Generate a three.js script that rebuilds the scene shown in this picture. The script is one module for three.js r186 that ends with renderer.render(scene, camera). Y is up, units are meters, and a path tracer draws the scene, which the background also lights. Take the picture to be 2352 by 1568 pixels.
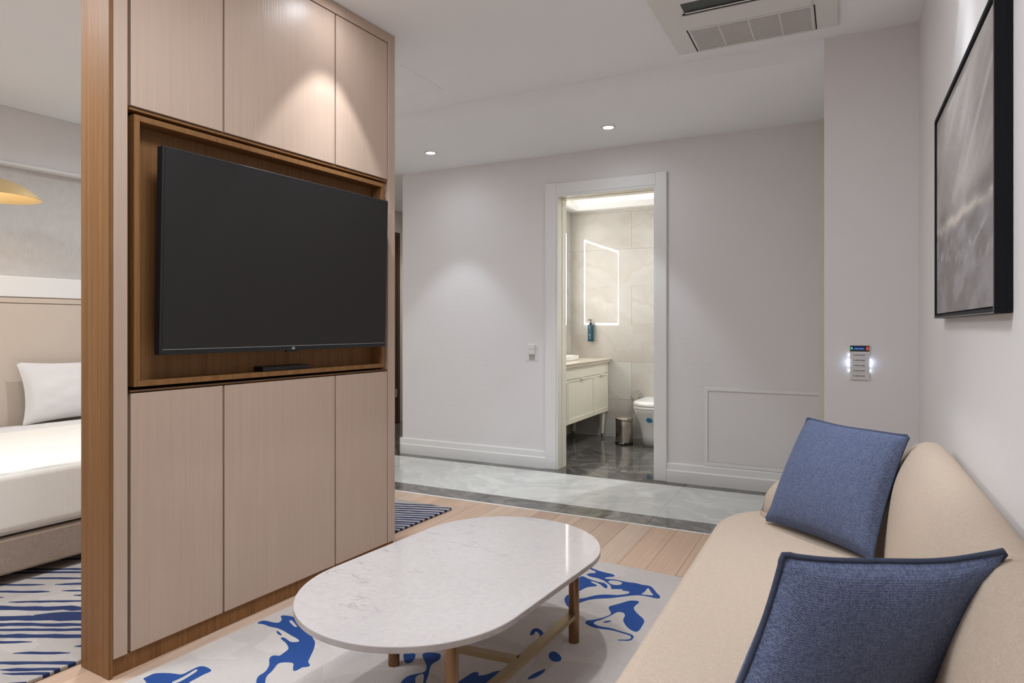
import * as THREE from 'three';
import { RoundedBoxGeometry } from 'three/addons/geometries/RoundedBoxGeometry.js';
import { mergeGeometries, mergeVertices } from 'three/addons/utils/BufferGeometryUtils.js';
import { RectAreaLightUniformsLib } from 'three/addons/lights/RectAreaLightUniformsLib.js';
import { FontLoader } from 'three/addons/loaders/FontLoader.js';
import { TextGeometry } from 'three/addons/geometries/TextGeometry.js';

// ------------------------------------------------------------------ camera, exposure, renderer
const W = 2352, H = 1568, FPX = 1500, HORIZON = 750, CAM_Y = 1.18;
const YAW = THREE.MathUtils.degToRad(26.9);          // the room's depth axis (-z) lies 26.9 degrees right of the view
const TURN = THREE.MathUtils.degToRad(3.5);          // the television wall and the bed stand a little askew to the corridor
const scene = new THREE.Scene();
scene.background = new THREE.Color(0x000000);
const camera = new THREE.PerspectiveCamera(2 * Math.atan(H / 2 / FPX) * 180 / Math.PI, W / H, 0.05, 60);
camera.position.set(0, CAM_Y, 0);
camera.rotation.set(0, YAW, 0);
camera.setViewOffset(W, H, 0, H / 2 - HORIZON, W, H);
const renderer = new THREE.WebGLRenderer({ antialias: true });
renderer.toneMapping = THREE.LinearToneMapping;
renderer.toneMappingExposure = 1.62;
renderer.shadowMap.enabled = true;
RectAreaLightUniformsLib.init();
// strengths and colours of the lamps (each light is made with its fitting further down)
const LAMP = {                                         // cones: [half angle, softness, candela]
  corridor: { color: 0xeaf5ff, cones: [[34.5, 0.22, 1.6], [84, 0.9, 0.3]], glow: 40 },
  living: { color: 0xf2f8ff, cones: [[32.5, 0.13, 2.1], [26, 0.9, 1.9], [80, 0.6, 0.08]], glow: 60 },
  art: { color: 0xf2f8ff, cones: [[32.5, 0.13, 0.6], [24, 0.9, 3.0]], glow: 60 },
  addedFlood: { color: 0xf2f8ff, cones: [[42, 0.5, 3.0]], glow: 60 },  // added fill over the table and sofa, out of view
  near: { color: 0xf2f8ff, cones: [[32, 0.5, 1.8]], glow: 60 },  // added fill for the near end of the sitting area
  bedroom: { color: 0xf2f8ff, cones: [[50, 0.6, 2.2], [80, 0.5, 1.5]], glow: 40 },  // both bedroom downlights are added to brighten the bed and its foot
  unseenBath: { color: 0xf2f6fc, cones: [[60, 0.6, 0.8], [80, 0.5, 3.9]], glow: 30 },  // lamp out of view, placed to light the vanity and floor
  unseenDim: { color: 0xfff4e6, cones: [[45, 0.6, 0.8]], glow: 20 },  // out of view, carries the corridor row on past the cabinet
  hall: { color: 0xfff4e6, cones: [[55, 0.6, 2.4], [84, 0.9, 0.6]], glow: 20 },  // out of view, lights the strip of hall beside the cabinet
  panel: { color: 0xf0f8ff, nits: 11, bedNits: 26, glow: 4 },  // added panels that give soft fill to sitting area and bedroom
};

// ------------------------------------------------------------------ helpers
let seed = 12345;
const rnd = () => { seed = (seed * 1664525 + 1013904223) >>> 0; return seed / 4294967296; };
const origins = new WeakMap();
const taken = new Map();
function numbered(n) { const k = taken.get(n) || 0; taken.set(n, k + 1); return k ? `${n}_${String(k).padStart(3, '0')}` : n; }
const og = (p) => (p === scene ? new THREE.Vector3() : origins.get(p) || new THREE.Vector3());
const cabToWorld = (n, y, s) => new THREE.Vector3(n, y, -s).applyAxisAngle(new THREE.Vector3(0, 1, 0), -TURN);
// a thing: a Group at its base; frame 'cab' takes positions as (n, y, -s) in the turned frame
function thing(name, label, category, at, frame = 'room', group) {
  const g = new THREE.Group(); g.name = numbered(name);
  const v = new THREE.Vector3(...at); origins.set(g, v.clone());
  if (frame === 'cab') { g.position.copy(cabToWorld(v.x, v.y, -v.z)); g.rotation.y = -TURN; } else g.position.copy(v);
  g.userData = { label, category }; if (group) g.userData.group = group;
  scene.add(g); return g;
}
function add(parent, name, geo, mat, center, kind) {
  const m = new THREE.Mesh(geo, mat);
  m.name = parent === scene ? numbered(name) : name;
  m.castShadow = m.receiveShadow = true;
  if (center) m.position.copy(center).sub(og(parent));
  origins.set(m, center ? center.clone() : og(parent).clone());
  if (kind) m.userData.kind = kind;
  parent.add(m); return m;
}
function boxUV(geo, c) {                            // uv in metres, from the thing's own frame
  const p = geo.attributes.position, n = geo.attributes.normal, uv = new Float32Array(p.count * 2);
  for (let i = 0; i < p.count; i++) {
    const x = p.getX(i) + c.x, y = p.getY(i) + c.y, z = p.getZ(i) + c.z;
    const ax = Math.abs(n.getX(i)), ay = Math.abs(n.getY(i)), az = Math.abs(n.getZ(i));
    if (ay >= ax && ay >= az) { uv[2 * i] = x; uv[2 * i + 1] = -z; } else if (ax >= az) { uv[2 * i] = -z; uv[2 * i + 1] = y; } else { uv[2 * i] = x; uv[2 * i + 1] = y; }
  }
  geo.setAttribute('uv', new THREE.BufferAttribute(uv, 2)); return geo;
}
function boxGeo(w, h, d, r, c = new THREE.Vector3()) {
  const g = r ? new RoundedBoxGeometry(w, h, d, 3, Math.min(r, w / 2.01, h / 2.01, d / 2.01)) : new THREE.BoxGeometry(w, h, d);
  return boxUV(g, c);
}
function box(parent, name, mat, x0, x1, y0, y1, z0, z1, r = 0, kind) {
  const c = new THREE.Vector3((x0 + x1) / 2, (y0 + y1) / 2, (z0 + z1) / 2);
  return add(parent, name, boxGeo(Math.abs(x1 - x0), Math.abs(y1 - y0), Math.abs(z1 - z0), r, c), mat, c, kind);
}
const struct = (name, mat, x0, x1, y0, y1, z0, z1, r = 0) => box(scene, name, mat, x0, x1, y0, y1, z0, z1, r, 'structure');
function cylAt(parent, name, mat, rt, rb, h, x, y, z, seg = 32) { return add(parent, name, new THREE.CylinderGeometry(rt, rb, h, seg), mat, new THREE.Vector3(x, y, z)); }
function lathe(parent, name, mat, pts, x, y, z, seg = 48) { return add(parent, name, new THREE.LatheGeometry(pts.map((p) => new THREE.Vector2(p[0], p[1])), seg), mat, new THREE.Vector3(x, y, z)); }
// a pixel of the 2352 x 1568 frame, followed down to a level surface
const RX = Math.cos(YAW), RZ = -Math.sin(YAW);
function toLevel(px, py, y = 0) {
  const u = (px - 1176) / FPX, t = (CAM_Y - y) * FPX / (py - HORIZON);
  return [t * (u * RX + RZ), t * (u * RZ - RX)];
}

// ------------------------------------------------------------------ noise and textures
function makeNoise(s0) {
  let s = s0 >>> 0; const P = new Float32Array(65536);
  for (let i = 0; i < 65536; i++) { s = (s * 1664525 + 1013904223) >>> 0; P[i] = s / 4294967296; }
  const at = (x, y, px, py) => P[((((x % px) + px) % px) * 157 + (((y % py) + py) % py) * 8191) & 65535];
  const n = (x, y, px = 256, py = 256) => {
    const xi = Math.floor(x), yi = Math.floor(y); let fx = x - xi, fy = y - yi; fx = fx * fx * (3 - 2 * fx); fy = fy * fy * (3 - 2 * fy);
    const a = at(xi, yi, px, py), b = at(xi + 1, yi, px, py), c = at(xi, yi + 1, px, py), d = at(xi + 1, yi + 1, px, py);
    return a + (b - a) * fx + (c - a) * fy + (a - b - c + d) * fx * fy;
  };
  const fbm = (x, y, o, px, py) => { let v = 0, a = 0.5, t = 0; for (let i = 0; i < o; i++) { v += a * n(x, y, px, py); t += a; a *= 0.5; x *= 2; y *= 2; px *= 2; py *= 2; } return v / t; };
  return { n, fbm };
}
const N1 = makeNoise(7), N2 = makeNoise(99), N3 = makeNoise(2024);
const lerp = (a, b, t) => a + (b - a) * t;
const mix3 = (a, b, t) => [lerp(a[0], b[0], t), lerp(a[1], b[1], t), lerp(a[2], b[2], t)];
const sm = (a, b, x) => { const t = Math.min(1, Math.max(0, (x - a) / (b - a))); return t * t * (3 - 2 * t); };
function tex(w, h, mw, mh, fn, srgb = true) {       // a repeating texture that covers mw x mh metres
  const d = new Uint8Array(w * h * 4);
  for (let y = 0; y < h; y++) for (let x = 0; x < w; x++) {
    const c = fn(x / w, y / h), i = (y * w + x) * 4;
    if (typeof c === 'number') { d[i] = d[i + 1] = d[i + 2] = Math.max(0, Math.min(255, c * 255)); } else { d[i] = Math.max(0, Math.min(255, c[0])); d[i + 1] = Math.max(0, Math.min(255, c[1])); d[i + 2] = Math.max(0, Math.min(255, c[2])); }
    d[i + 3] = 255;
  }
  const t = new THREE.DataTexture(d, w, h, THREE.RGBAFormat);
  t.wrapS = t.wrapT = THREE.RepeatWrapping; t.magFilter = THREE.LinearFilter; t.minFilter = THREE.LinearMipmapLinearFilter; t.generateMipmaps = true;
  if (srgb) t.colorSpace = THREE.SRGBColorSpace;
  t.repeat.set(1 / mw, 1 / mh); t.needsUpdate = true; return t;
}
const M = (o) => new THREE.MeshPhysicalMaterial({ roughness: 0.6, metalness: 0, ...o });
const plaster = tex(256, 256, 0.5, 0.5, (u, v) => N1.fbm(u * 32, v * 32, 3, 32, 32), false);
// beige laminate with a fine vertical weave-like grain
const laminateC = tex(1024, 512, 0.5, 1.2, (u, v) => {
  const a = N1.n(u * 256, v * 6, 256, 6), b = N2.n(u * 128, v * 3, 128, 3), c = N3.fbm(u * 8, v * 4, 2, 8, 4);
  const t = 0.45 * a + 0.35 * b + 0.2 * c; return mix3([190, 164, 145], [204, 180, 162], t);
});
const laminateB = tex(512, 256, 0.25, 0.6, (u, v) => N1.n(u * 128, v * 5, 128, 5), false);
// straight-grained oak veneer
const oakFn = (lo, hi) => (u, v) => {
  const w = u + 0.01 * N2.fbm(u * 4, v * 2, 2, 4, 2);
  const a = N1.n(w * 128, v * 4, 128, 4), b = N3.n(w * 40, v * 2, 40, 2), f = N2.n(u * 256, v * 24, 256, 24);
  return mix3(lo, hi, 0.4 * a + 0.35 * b + 0.25 * f);
};
const oakC = tex(1024, 512, 0.4, 1.6, oakFn([114, 78, 45], [158, 114, 71]));
const oakB = tex(512, 256, 0.2, 0.8, (u, v) => N1.n(u * 128, v * 8, 128, 8), false);
const plankC = tex(1024, 1024, 2.4, 0.6, (u, v) => {   // grain along u
  const w = v + 0.02 * N2.fbm(u * 3, v * 3, 3, 3, 3);
  const a = N1.n(u * 6, w * 64, 6, 64), b = N3.fbm(u * 5, w * 12, 3, 5, 12), f = N2.n(u * 40, v * 256, 40, 256);
  return mix3([184, 155, 133], [213, 188, 167], 0.35 * a + 0.4 * b + 0.25 * f);
});
// polished stone
function marble(lo, hi, vein, amt, dens, nz) {       // drawn-out cloudy streaks with soft veins, on a slant
  return (u, v) => {
    const x = u * 0.86 + v * 0.5, y = v * 0.86 - u * 0.5, w = nz.fbm(x * 5 + 11, y * 5 + 17, 4, 64, 64);
    const base = nz.fbm(x * 3 + w * 0.8, y * 9 + w * 1.5 + 20, 5, 64, 64), fine = N1.fbm(x * 14, y * 60 + w * 4 + 40, 3, 256, 256);
    const r = 1 - Math.abs(2 * N2.fbm(x * dens + w * 0.9 + 5, y * dens * 3 + w * 2 + 30, 4, 64, 64) - 1), r2 = 1 - Math.abs(2 * N3.fbm(x * dens * 2 + w, y * dens * 1.2 - x * 2 + 30, 3, 64, 64) - 1);
    let c = mix3(lo, hi, 0.75 * sm(0.3, 0.7, base) + 0.25 * fine);
    c = mix3(c, vein, amt * sm(0.82, 1, r)); return mix3(c, vein, amt * 0.5 * sm(0.93, 1, r2));
  };
}
const marbleLight = tex(1024, 1024, 1.7, 1.7, marble([200, 200, 195], [219, 218, 213], [234, 233, 229], 0.5, 4, N1));
const marbleDark = tex(1024, 1024, 1.4, 1.4, marble([72, 69, 66], [103, 100, 96], [146, 141, 135], 0.5, 4, N2));
const marbleWall = tex(1024, 1024, 2.2, 2.2, marble([190, 186, 178], [205, 201, 194], [182, 173, 161], 0.45, 3, N3));
const quartz = tex(1024, 1024, 1.0, 1.0, (u, v) => {     // pale engineered stone with short, faint grey flecks
  const w = N1.fbm(u * 10, v * 10, 3, 10, 10), r = 1 - Math.abs(2 * N3.fbm(u * 14 + w * 1.6, v * 40 + w * 3, 3, 14, 40) - 1);
  const m = sm(0.52, 0.66, N2.fbm(u * 22, v * 30, 2, 22, 30)) * sm(0.4, 0.62, N1.fbm(u * 4, v * 4, 2, 4, 4)), s = N1.fbm(u * 90, v * 90, 2, 90, 90);
  return mix3(mix3([183, 175, 172], [191, 183, 180], s), [150, 143, 141], 0.5 * m * sm(0.88, 1, r));
});
const weaveB = tex(512, 512, 0.16, 0.16, (u, v) => {
  const k = 64, a = Math.sin(u * k * Math.PI * 2), b = Math.sin(v * k * Math.PI * 2);
  return 0.5 + 0.2 * a * b + 0.3 * (N1.fbm(u * 64, v * 64, 2, 64, 64) - 0.5) + 0.2 * (N2.n(u * 128, v * 128, 128, 128) - 0.5);
}, false);
const sofaC = tex(512, 512, 0.16, 0.16, (u, v) => mix3([176, 156, 138], [206, 187, 169], 0.5 * N1.n(u * 128, v * 128, 128, 128) + 0.5 * N2.fbm(u * 48, v * 48, 2, 48, 48)));
const knitC = tex(512, 512, 0.14, 0.14, (u, v) => {
  const k = 38, a = Math.abs(Math.sin(v * k * Math.PI)), b = Math.abs(Math.sin((u * k + 0.5 * Math.floor(v * k)) * Math.PI));
  const t = 0.25 * a * b + 0.5 * N1.n(u * 76, v * 76, 76, 76) + 0.25 * N2.fbm(u * 30, v * 30, 2, 30, 30);
  return mix3([56, 64, 90], [124, 134, 162], t);
});
const knitB = tex(512, 512, 0.14, 0.14, (u, v) => {
  const k = 38, a = Math.abs(Math.sin(v * k * Math.PI)), b = Math.abs(Math.sin((u * k + 0.5 * Math.floor(v * k)) * Math.PI));
  return 0.2 + 0.4 * a * b + 0.4 * N1.n(u * 76, v * 76, 76, 76);
}, false);
const linenC = tex(256, 256, 0.3, 0.3, (u, v) => mix3([150, 133, 120], [172, 155, 141], 0.5 * N1.n(u * 128, v * 16, 128, 16) + 0.5 * N2.n(u * 16, v * 128, 16, 128)));
const wallpaperC = tex(256, 256, 0.4, 0.4, (u, v) => mix3([202, 197, 193], [216, 211, 207], 0.5 * N1.n(u * 96, v * 10, 96, 10) + 0.5 * N2.fbm(u * 12, v * 12, 3, 12, 12)));
const ribB = tex(512, 64, 0.3, 0.3, (u) => 0.5 + 0.5 * Math.sin(u * 40 * Math.PI * 2), false);

for (const t of [marbleLight, marbleDark, marbleWall]) t.wrapS = t.wrapT = THREE.MirroredRepeatWrapping;

const mat = {
  paint: M({ color: 0xe7e3e2, roughness: 0.85, bumpMap: plaster, bumpScale: 0.0006 }),
  ceilingPaint: M({ color: 0xf7f8f9, roughness: 0.9 }),
  trim: M({ color: 0xeceae7, roughness: 0.45 }),
  bathTrim: M({ color: 0xe6e0d0, roughness: 0.4 }),
  laminate: M({ map: laminateC, bumpMap: laminateB, bumpScale: 0.0003, roughness: 0.36 }),
  oak: M({ specularIntensity: 0.5, map: oakC, bumpMap: oakB, bumpScale: 0.0003, roughness: 0.45 }),
  darkGap: M({ color: 0x1d1410, roughness: 0.8 }),
  planks: [0xffffff, 0xf3ece8, 0xfff6ee, 0xe9e2dd].map((c) => M({ map: plankC, color: c, roughness: 0.42 })),
  marbleLight: M({ map: marbleLight, roughness: 0.06 }),
  marbleDark: M({ map: marbleDark, roughness: 0.06 }),
  marbleWall: M({ map: marbleWall, roughness: 0.04 }),
  grout: M({ color: 0xd6d2ca, roughness: 0.8 }),
  wallGrout: M({ color: 0xb4afa6, roughness: 0.8 }),
  quartz: M({ map: quartz, roughness: 0.07 }),
  sofa: M({ map: sofaC, bumpMap: weaveB, bumpScale: 0.0012, roughness: 0.95, sheen: 0.3, sheenRoughness: 0.6, sheenColor: new THREE.Color(0xe8d6c0) }),
  knit: M({ map: knitC, bumpMap: knitB, bumpScale: 0.0013, roughness: 0.95, sheen: 0.25, sheenRoughness: 0.5, sheenColor: new THREE.Color(0x8090b8) }),
  piping: M({ color: 0x39445f, roughness: 0.9 }),
  bronze: M({ color: 0x8a6a4e, metalness: 0.9, roughness: 0.3 }),
  brushedBrass: M({ color: 0xa08a68, metalness: 0.75, roughness: 0.42 }),
  brass: M({ color: 0xdcc08c, metalness: 0.6, roughness: 0.4 }),
  chrome: M({ color: 0xd8d8d6, metalness: 1, roughness: 0.08 }),
  steel: M({ color: 0xc8c2b8, metalness: 1, roughness: 0.1 }),
  black: M({ color: 0x16181c, roughness: 0.45 }),
  screen: M({ specularIntensity: 0.8, color: 0x221f1e, roughness: 0.55 }),
  blackWood: M({ specularIntensity: 0.4, color: 0x111219, roughness: 0.6, bumpMap: oakB, bumpScale: 0.0006 }),
  frameEdge: M({ color: 0x6a6562, roughness: 0.4, metalness: 0.3 }),
  whitePlastic: M({ color: 0xe4e1de, roughness: 0.4 }),
  slat: M({ color: 0xbfbab7, roughness: 0.5 }),
  greyPlastic: M({ color: 0xaeaba5, roughness: 0.5 }),
  louvreDark: M({ color: 0x4c514f, roughness: 0.6 }),
  ceramic: M({ color: 0xf0eee8, roughness: 0.12 }),
  cabinetCream: M({ color: 0xf0ead6, roughness: 0.4 }),
  countertop: M({ color: 0xd8ccb8, roughness: 0.15 }),
  teal: M({ color: 0x1c4a58, roughness: 0.35 }),
  stickerBlue: M({ color: 0x3d8fc0, roughness: 0.5 }),
  sheet: M({ color: 0xdedad7, roughness: 0.9 }),
  duvet: M({ color: 0xece6dc, roughness: 0.9, bumpMap: ribB, bumpScale: 0.0003 }),
  linen: M({ map: linenC, roughness: 0.95 }),
  headboard: M({ color: 0xcebfb0, roughness: 0.7 }),
  wallpaper: M({ map: wallpaperC, roughness: 0.9 }),
  doorWood: M({ map: oakC, color: 0x8a7868, roughness: 0.5 }),
  darkWood: M({ color: 0x3a332a, roughness: 0.5 }),
  mirror: M({ color: 0xe8e8e8, metalness: 1, roughness: 0.02 }),
  whiteLine: M({ color: 0xe9e4df, roughness: 0.3 }),
};
const glow = (color, k) => new THREE.MeshStandardMaterial({ color: 0x000000, emissive: color, emissiveIntensity: k });

// ------------------------------------------------------------------ lamps
function downlight(spec, x, y, z, label, group) {
  const g = thing('ceiling_downlight', label, 'downlight', [x, y, z], 'room', group);
  lathe(g, 'trim_ring', mat.trim, [[0.036, -0.004], [0.04, -0.006], [0.05, -0.004], [0.052, 0], [0.036, 0]], x, y, z, 32);
  add(g, 'lens', new THREE.CylinderGeometry(0.036, 0.036, 0.004, 32), glow(spec.color, spec.glow), new THREE.Vector3(x, y - 0.002, z));
  spec.cones.forEach(([angle, soft, cd], i) => {        // the beam and the wide field of the same lens
    const l = new THREE.SpotLight(spec.color, cd, 0, THREE.MathUtils.degToRad(angle), soft, 2);
    l.position.set(0, -0.012 - 0.001 * i, 0); l.target.position.set(0, -2, 0); l.castShadow = true; l.shadow.radius = 1.5; l.shadow.mapSize.set(1024, 1024); l.shadow.bias = -0.0005;
    g.add(l, l.target);
  });
  return g;
}

function addedCeilingPanel(x, z, w, d, nits, label, frame = 'room') {  // an added fill light, built like a square ceiling fitting
  const g = thing('added_ceiling_panel', label, 'ceiling light', [x, 2.7, z], frame, 'added flat square ceiling lights');
  box(g, 'frame', mat.trim, x - w / 2, x + w / 2, 2.672, 2.7, z - d / 2, z + d / 2, 0.006);
  box(g, 'diffuser', glow(LAMP.panel.color, LAMP.panel.glow), x - w / 2 + 0.02, x + w / 2 - 0.02, 2.668, 2.672, z - d / 2 + 0.02, z + d / 2 - 0.02, 0);
  const l = new THREE.RectAreaLight(LAMP.panel.color, nits, w - 0.04, d - 0.04); l.position.set(0, -0.036, 0); l.rotation.x = -Math.PI / 2; g.add(l);
}

// ------------------------------------------------------------------ the shell
const CEIL = 2.7, SOFFIT = 2.605, ZB = -3.82, ZW = -4.99, XR = 0.335, XP = -0.09;
struct('ceiling', mat.ceilingPaint, -6.6, 0.6, CEIL, CEIL + 0.2, ZB, 1.5);
struct('ceiling_corridor', mat.ceilingPaint, -6.6, XP, SOFFIT, CEIL + 0.2, -5.14, ZB);
struct('ceiling_hall', mat.ceilingPaint, -5.05, -3.53, SOFFIT, CEIL + 0.2, -7.75, -5.14);
struct('wall_right', mat.paint, XR, XR + 0.2, 0, CEIL, -5.2, 1.5);
struct('wall_pier', mat.paint, XP, XR, 0, CEIL, -5.14, ZB);
struct('wall_rear', mat.paint, -6.6, 0.6, 0, CEIL, 1.3, 1.5);
// the wall of the corridor, round the bathroom door
const DX0 = -2.1, DX1 = -1.3, DH = 2.25;
struct('wall_back', mat.paint, -3.68, DX0 - 0.03, 0, SOFFIT, ZW - 0.15, ZW);
struct('wall_back', mat.paint, DX1 + 0.03, XP, 0, SOFFIT, ZW - 0.15, ZW);
struct('wall_back', mat.paint, DX0 - 0.03, DX1 + 0.03, DH + 0.03, SOFFIT, ZW - 0.15, ZW);
struct('wall_hall', mat.paint, -3.68, -3.53, 0, SOFFIT, -7.6, ZW - 0.15);
struct('wall_hall', mat.wallpaper, -5.05, -4.9, 0, SOFFIT, -7.6, ZW);
struct('wall_hall', mat.paint, -6.6, -5.05, 0, SOFFIT, ZW - 0.15, ZW);
struct('wall_end', mat.paint, -5.05, -3.53, 0, SOFFIT, -7.75, -7.6);
// the wall behind the bed, in the turned frame
{
  const w = box(scene, 'wall_left', mat.wallpaper, 0, 0.2, 0, CEIL, 0, 7.5, 0, 'structure');
  w.geometry = boxGeo(0.2, CEIL, 7.5, 0, new THREE.Vector3(0, CEIL / 2, 0)); w.position.copy(cabToWorld(-5.46, CEIL / 2, 1.9)); w.rotation.y = -TURN;
  const b = add(scene, 'trim_bulkhead', boxGeo(0.07, CEIL - 2.312, 7.5, 0.004), mat.paint, null, 'structure'); b.position.copy(cabToWorld(-5.325, (CEIL + 2.312) / 2, 1.9)); b.rotation.y = -TURN;
  const c = add(scene, 'trim_cove', boxGeo(0.09, 0.022, 7.5, 0.008), mat.trim, null, 'structure'); c.position.copy(cabToWorld(-5.318, 2.312, 1.9)); c.rotation.y = -TURN;
}
struct('trim_corner', mat.bathTrim, -0.148, XP, 0, SOFFIT, ZW, ZW + 0.025, 0.003);

// the wooden floor, each plank a piece
{
  const f = struct('floor', mat.darkGap, -6.6, XR, -0.1, -0.012, ZB + 0.012, 1.3);
  const pw = 0.146, x0 = -1.294;
  for (let i = -37; i <= 11; i++) {
    const xa = Math.max(-6.6, x0 + i * pw), xb = Math.min(XR, x0 + (i + 1) * pw); if (xb - xa < 0.02) continue;
    const off = ((i * 7919) % 13 + 13) % 13 / 13 * 1.8; let z = ZB + 0.012 - off;
    while (z < 1.3) {
      const za = Math.max(ZB + 0.012, z), zb = Math.min(1.3, z + 1.8); z += 1.8; if (zb - za < 0.01) continue;
      const w = xb - xa - 0.0016, d = zb - za - 0.0016, g = new THREE.BoxGeometry(w, 0.012, d), p = g.attributes.position, uv = new Float32Array(p.count * 2), ou = rnd() * 3, ov = rnd() * 3;
      for (let k = 0; k < p.count; k++) { uv[2 * k] = p.getZ(k) + ou; uv[2 * k + 1] = p.getX(k) + p.getY(k) + ov; }
      g.setAttribute('uv', new THREE.BufferAttribute(uv, 2));
      add(f, 'plank', g, mat.planks[Math.floor(rnd() * 4)], new THREE.Vector3((xa + xb) / 2, -0.006, (za + zb) / 2));
    }
  }
}
struct('trim_threshold', mat.whiteLine, -6.6, XP, -0.1, 0.002, ZB - 0.006, ZB + 0.012);
// the stone floors, each tile a piece
function tiles(f, m, xs, zs, gap = 0.003, y = 0) {
  for (let i = 0; i + 1 < xs.length; i++) for (let j = 0; j + 1 < zs.length; j++) {
    const w = xs[i + 1] - xs[i] - gap, d = zs[j + 1] - zs[j] - gap, c = new THREE.Vector3((xs[i] + xs[i + 1]) / 2, y - 0.006, (zs[j] + zs[j + 1]) / 2);
    add(f, 'tile', boxGeo(w, 0.012, d, 0, new THREE.Vector3(c.x + 0.37 * i, 0, c.z + 0.71 * j * i)), m, c);
  }
}
{
  const xs = []; for (let k = -8; k <= 1; k++) xs.push(-1.047 + 0.585 * k); xs.push(XP);
  const f = struct('floor_corridor', mat.grout, -6.6, XP, -0.1, -0.011, -5.14, ZB - 0.006);
  tiles(f, mat.marbleDark, xs, [-4.03, ZB - 0.006]);
  tiles(f, mat.marbleLight, xs, [-4.865, -4.03], 0.0012);
  tiles(f, mat.marbleDark, xs, [-5.14, -4.865]);
  const h = struct('floor_hall', mat.grout, -4.9, -3.68, -0.1, -0.011, -7.6, -5.14);
  tiles(h, mat.marbleDark, [-4.9, -4.3, -3.68], [-7.6, -7, -6.4, -5.8, -5.14]);
  const b = struct('floor_bathroom', mat.grout, -2.68, -0.55, -0.1, -0.011, -6.74, -5.14);
  tiles(b, mat.marbleDark, [-2.68, -2.217, -1.631, -1.047, -0.55], [-6.74, -6.32, -5.735, -5.14]);
}
// baseboards
function baseboard(name, x0, x1, z, dir = 1) {
  const s = new THREE.Shape(); s.moveTo(0, 0); s.lineTo(0.024, 0); s.lineTo(0.024, 0.084); s.quadraticCurveTo(0.024, 0.09, 0.019, 0.092); s.lineTo(0.017, 0.094); s.lineTo(0.015, 0.132); s.quadraticCurveTo(0.015, 0.143, 0.008, 0.145); s.lineTo(0, 0.145); s.closePath();
  const g = new THREE.ExtrudeGeometry(s, { depth: x1 - x0, bevelEnabled: false, curveSegments: 6 });
  g.rotateY(-Math.PI / 2); g.translate(x1, 0, 0);          // profile x -> +z, length along x
  return add(scene, name, g, mat.trim, new THREE.Vector3(0, 0, z), 'structure');
}
baseboard('baseboard_back', -3.695, -2.21, ZW);
baseboard('baseboard_back', -1.2, -0.148, ZW);
{ const b = struct('baseboard_end', mat.trim, -3.695, -3.68, 0, 0.145, -7.6, ZW + 0.024); b.name = 'baseboard_hall'; }
struct('baseboard_pier', mat.trim, XP + 0.02, XR, 0, 0.145, ZB, ZB + 0.018, 0.003);
struct('baseboard_right', mat.trim, XR - 0.018, XR, 0, 0.145, ZB + 0.02, 1.3, 0.003);

// the bathroom door frame
{
  const d = new THREE.Group(); d.name = 'door_1'; d.userData.kind = 'structure'; d.position.set((DX0 + DX1) / 2, 0, ZW); origins.set(d, d.position.clone()); scene.add(d);
  const zf = ZW + 0.026;
  box(d, 'casing', mat.trim, -2.21, -2.115, 0, 2.367, ZW, zf, 0.004);
  box(d, 'casing', mat.trim, -1.285, -1.2, 0, 2.367, ZW, zf, 0.004);
  box(d, 'casing', mat.trim, -2.115, -1.285, 2.27, 2.36, ZW, zf - 0.002, 0.004);
  box(d, 'casing_bead', mat.trim, -2.117, DX0, 0, 2.27, ZW, zf - 0.006, 0.003);
  box(d, 'casing_bead', mat.trim, DX1, -1.283, 0, 2.27, ZW, zf - 0.006, 0.003);
  box(d, 'casing_bead', mat.trim, DX0, DX1, DH, 2.272, ZW, zf - 0.006, 0.003);
  box(d, 'jamb', mat.bathTrim, DX0 - 0.03, DX0, 0, DH, ZW - 0.16, ZW, 0);
  box(d, 'jamb', mat.bathTrim, DX1, DX1 + 0.03, 0, DH, ZW - 0.16, ZW, 0);
  box(d, 'head_jamb', mat.bathTrim, DX0 - 0.03, DX1 + 0.03, DH, DH + 0.03, ZW - 0.16, ZW, 0);
  box(d, 'door_stop', mat.bathTrim, DX0, DX0 + 0.004, 0, DH, ZW - 0.16, ZW - 0.07, 0.002);
  box(d, 'door_stop', mat.bathTrim, DX1 - 0.004, DX1, 0, DH, ZW - 0.16, ZW - 0.07, 0.002);
  box(d, 'door_stop', mat.bathTrim, DX0 + 0.004, DX1 - 0.004, DH - 0.004, DH, ZW - 0.16, ZW - 0.07, 0.002);
}
// a dark wooden door on the far side of the hall
{
  const d = new THREE.Group(); d.name = 'door_2'; d.userData.kind = 'structure'; d.position.set(-4.9, 0, -6.1); origins.set(d, d.position.clone()); scene.add(d);
  box(d, 'door_leaf', mat.doorWood, -4.9, -4.87, 0.01, 2.28, -6.49, -5.6, 0.002);
  box(d, 'casing', mat.darkWood, -4.9, -4.86, 0, 2.33, -6.54, -6.49, 0.003);
  box(d, 'casing', mat.darkWood, -4.9, -4.86, 2.28, 2.33, -6.49, -5.6, 0.003);
  box(d, 'lock_plate', mat.steel, -4.87, -4.864, 0.32, 0.42, -6.485, -6.45, 0.002);
}
// a wall hatch with a flat frame
{
  const g = thing('access_panel', 'white framed square access panel low on the corridor wall, right of the bathroom door', 'panel', [-0.535, 0.146, ZW]);
  const z1 = ZW + 0.008; 
  box(g, 'frame_rail', mat.trim, -0.923, -0.148, 0.704, 0.73, ZW, z1, 0.002);
  box(g, 'frame_rail', mat.trim, -0.923, -0.148, 0.147, 0.175, ZW, z1, 0.002);
  box(g, 'frame_stile', mat.trim, -0.923, -0.897, 0.175, 0.704, ZW, z1, 0.002);
  box(g, 'panel', mat.paint, -0.894, -0.148, 0.178, 0.7, ZW, ZW + 0.004, 0.001);
}

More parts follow.
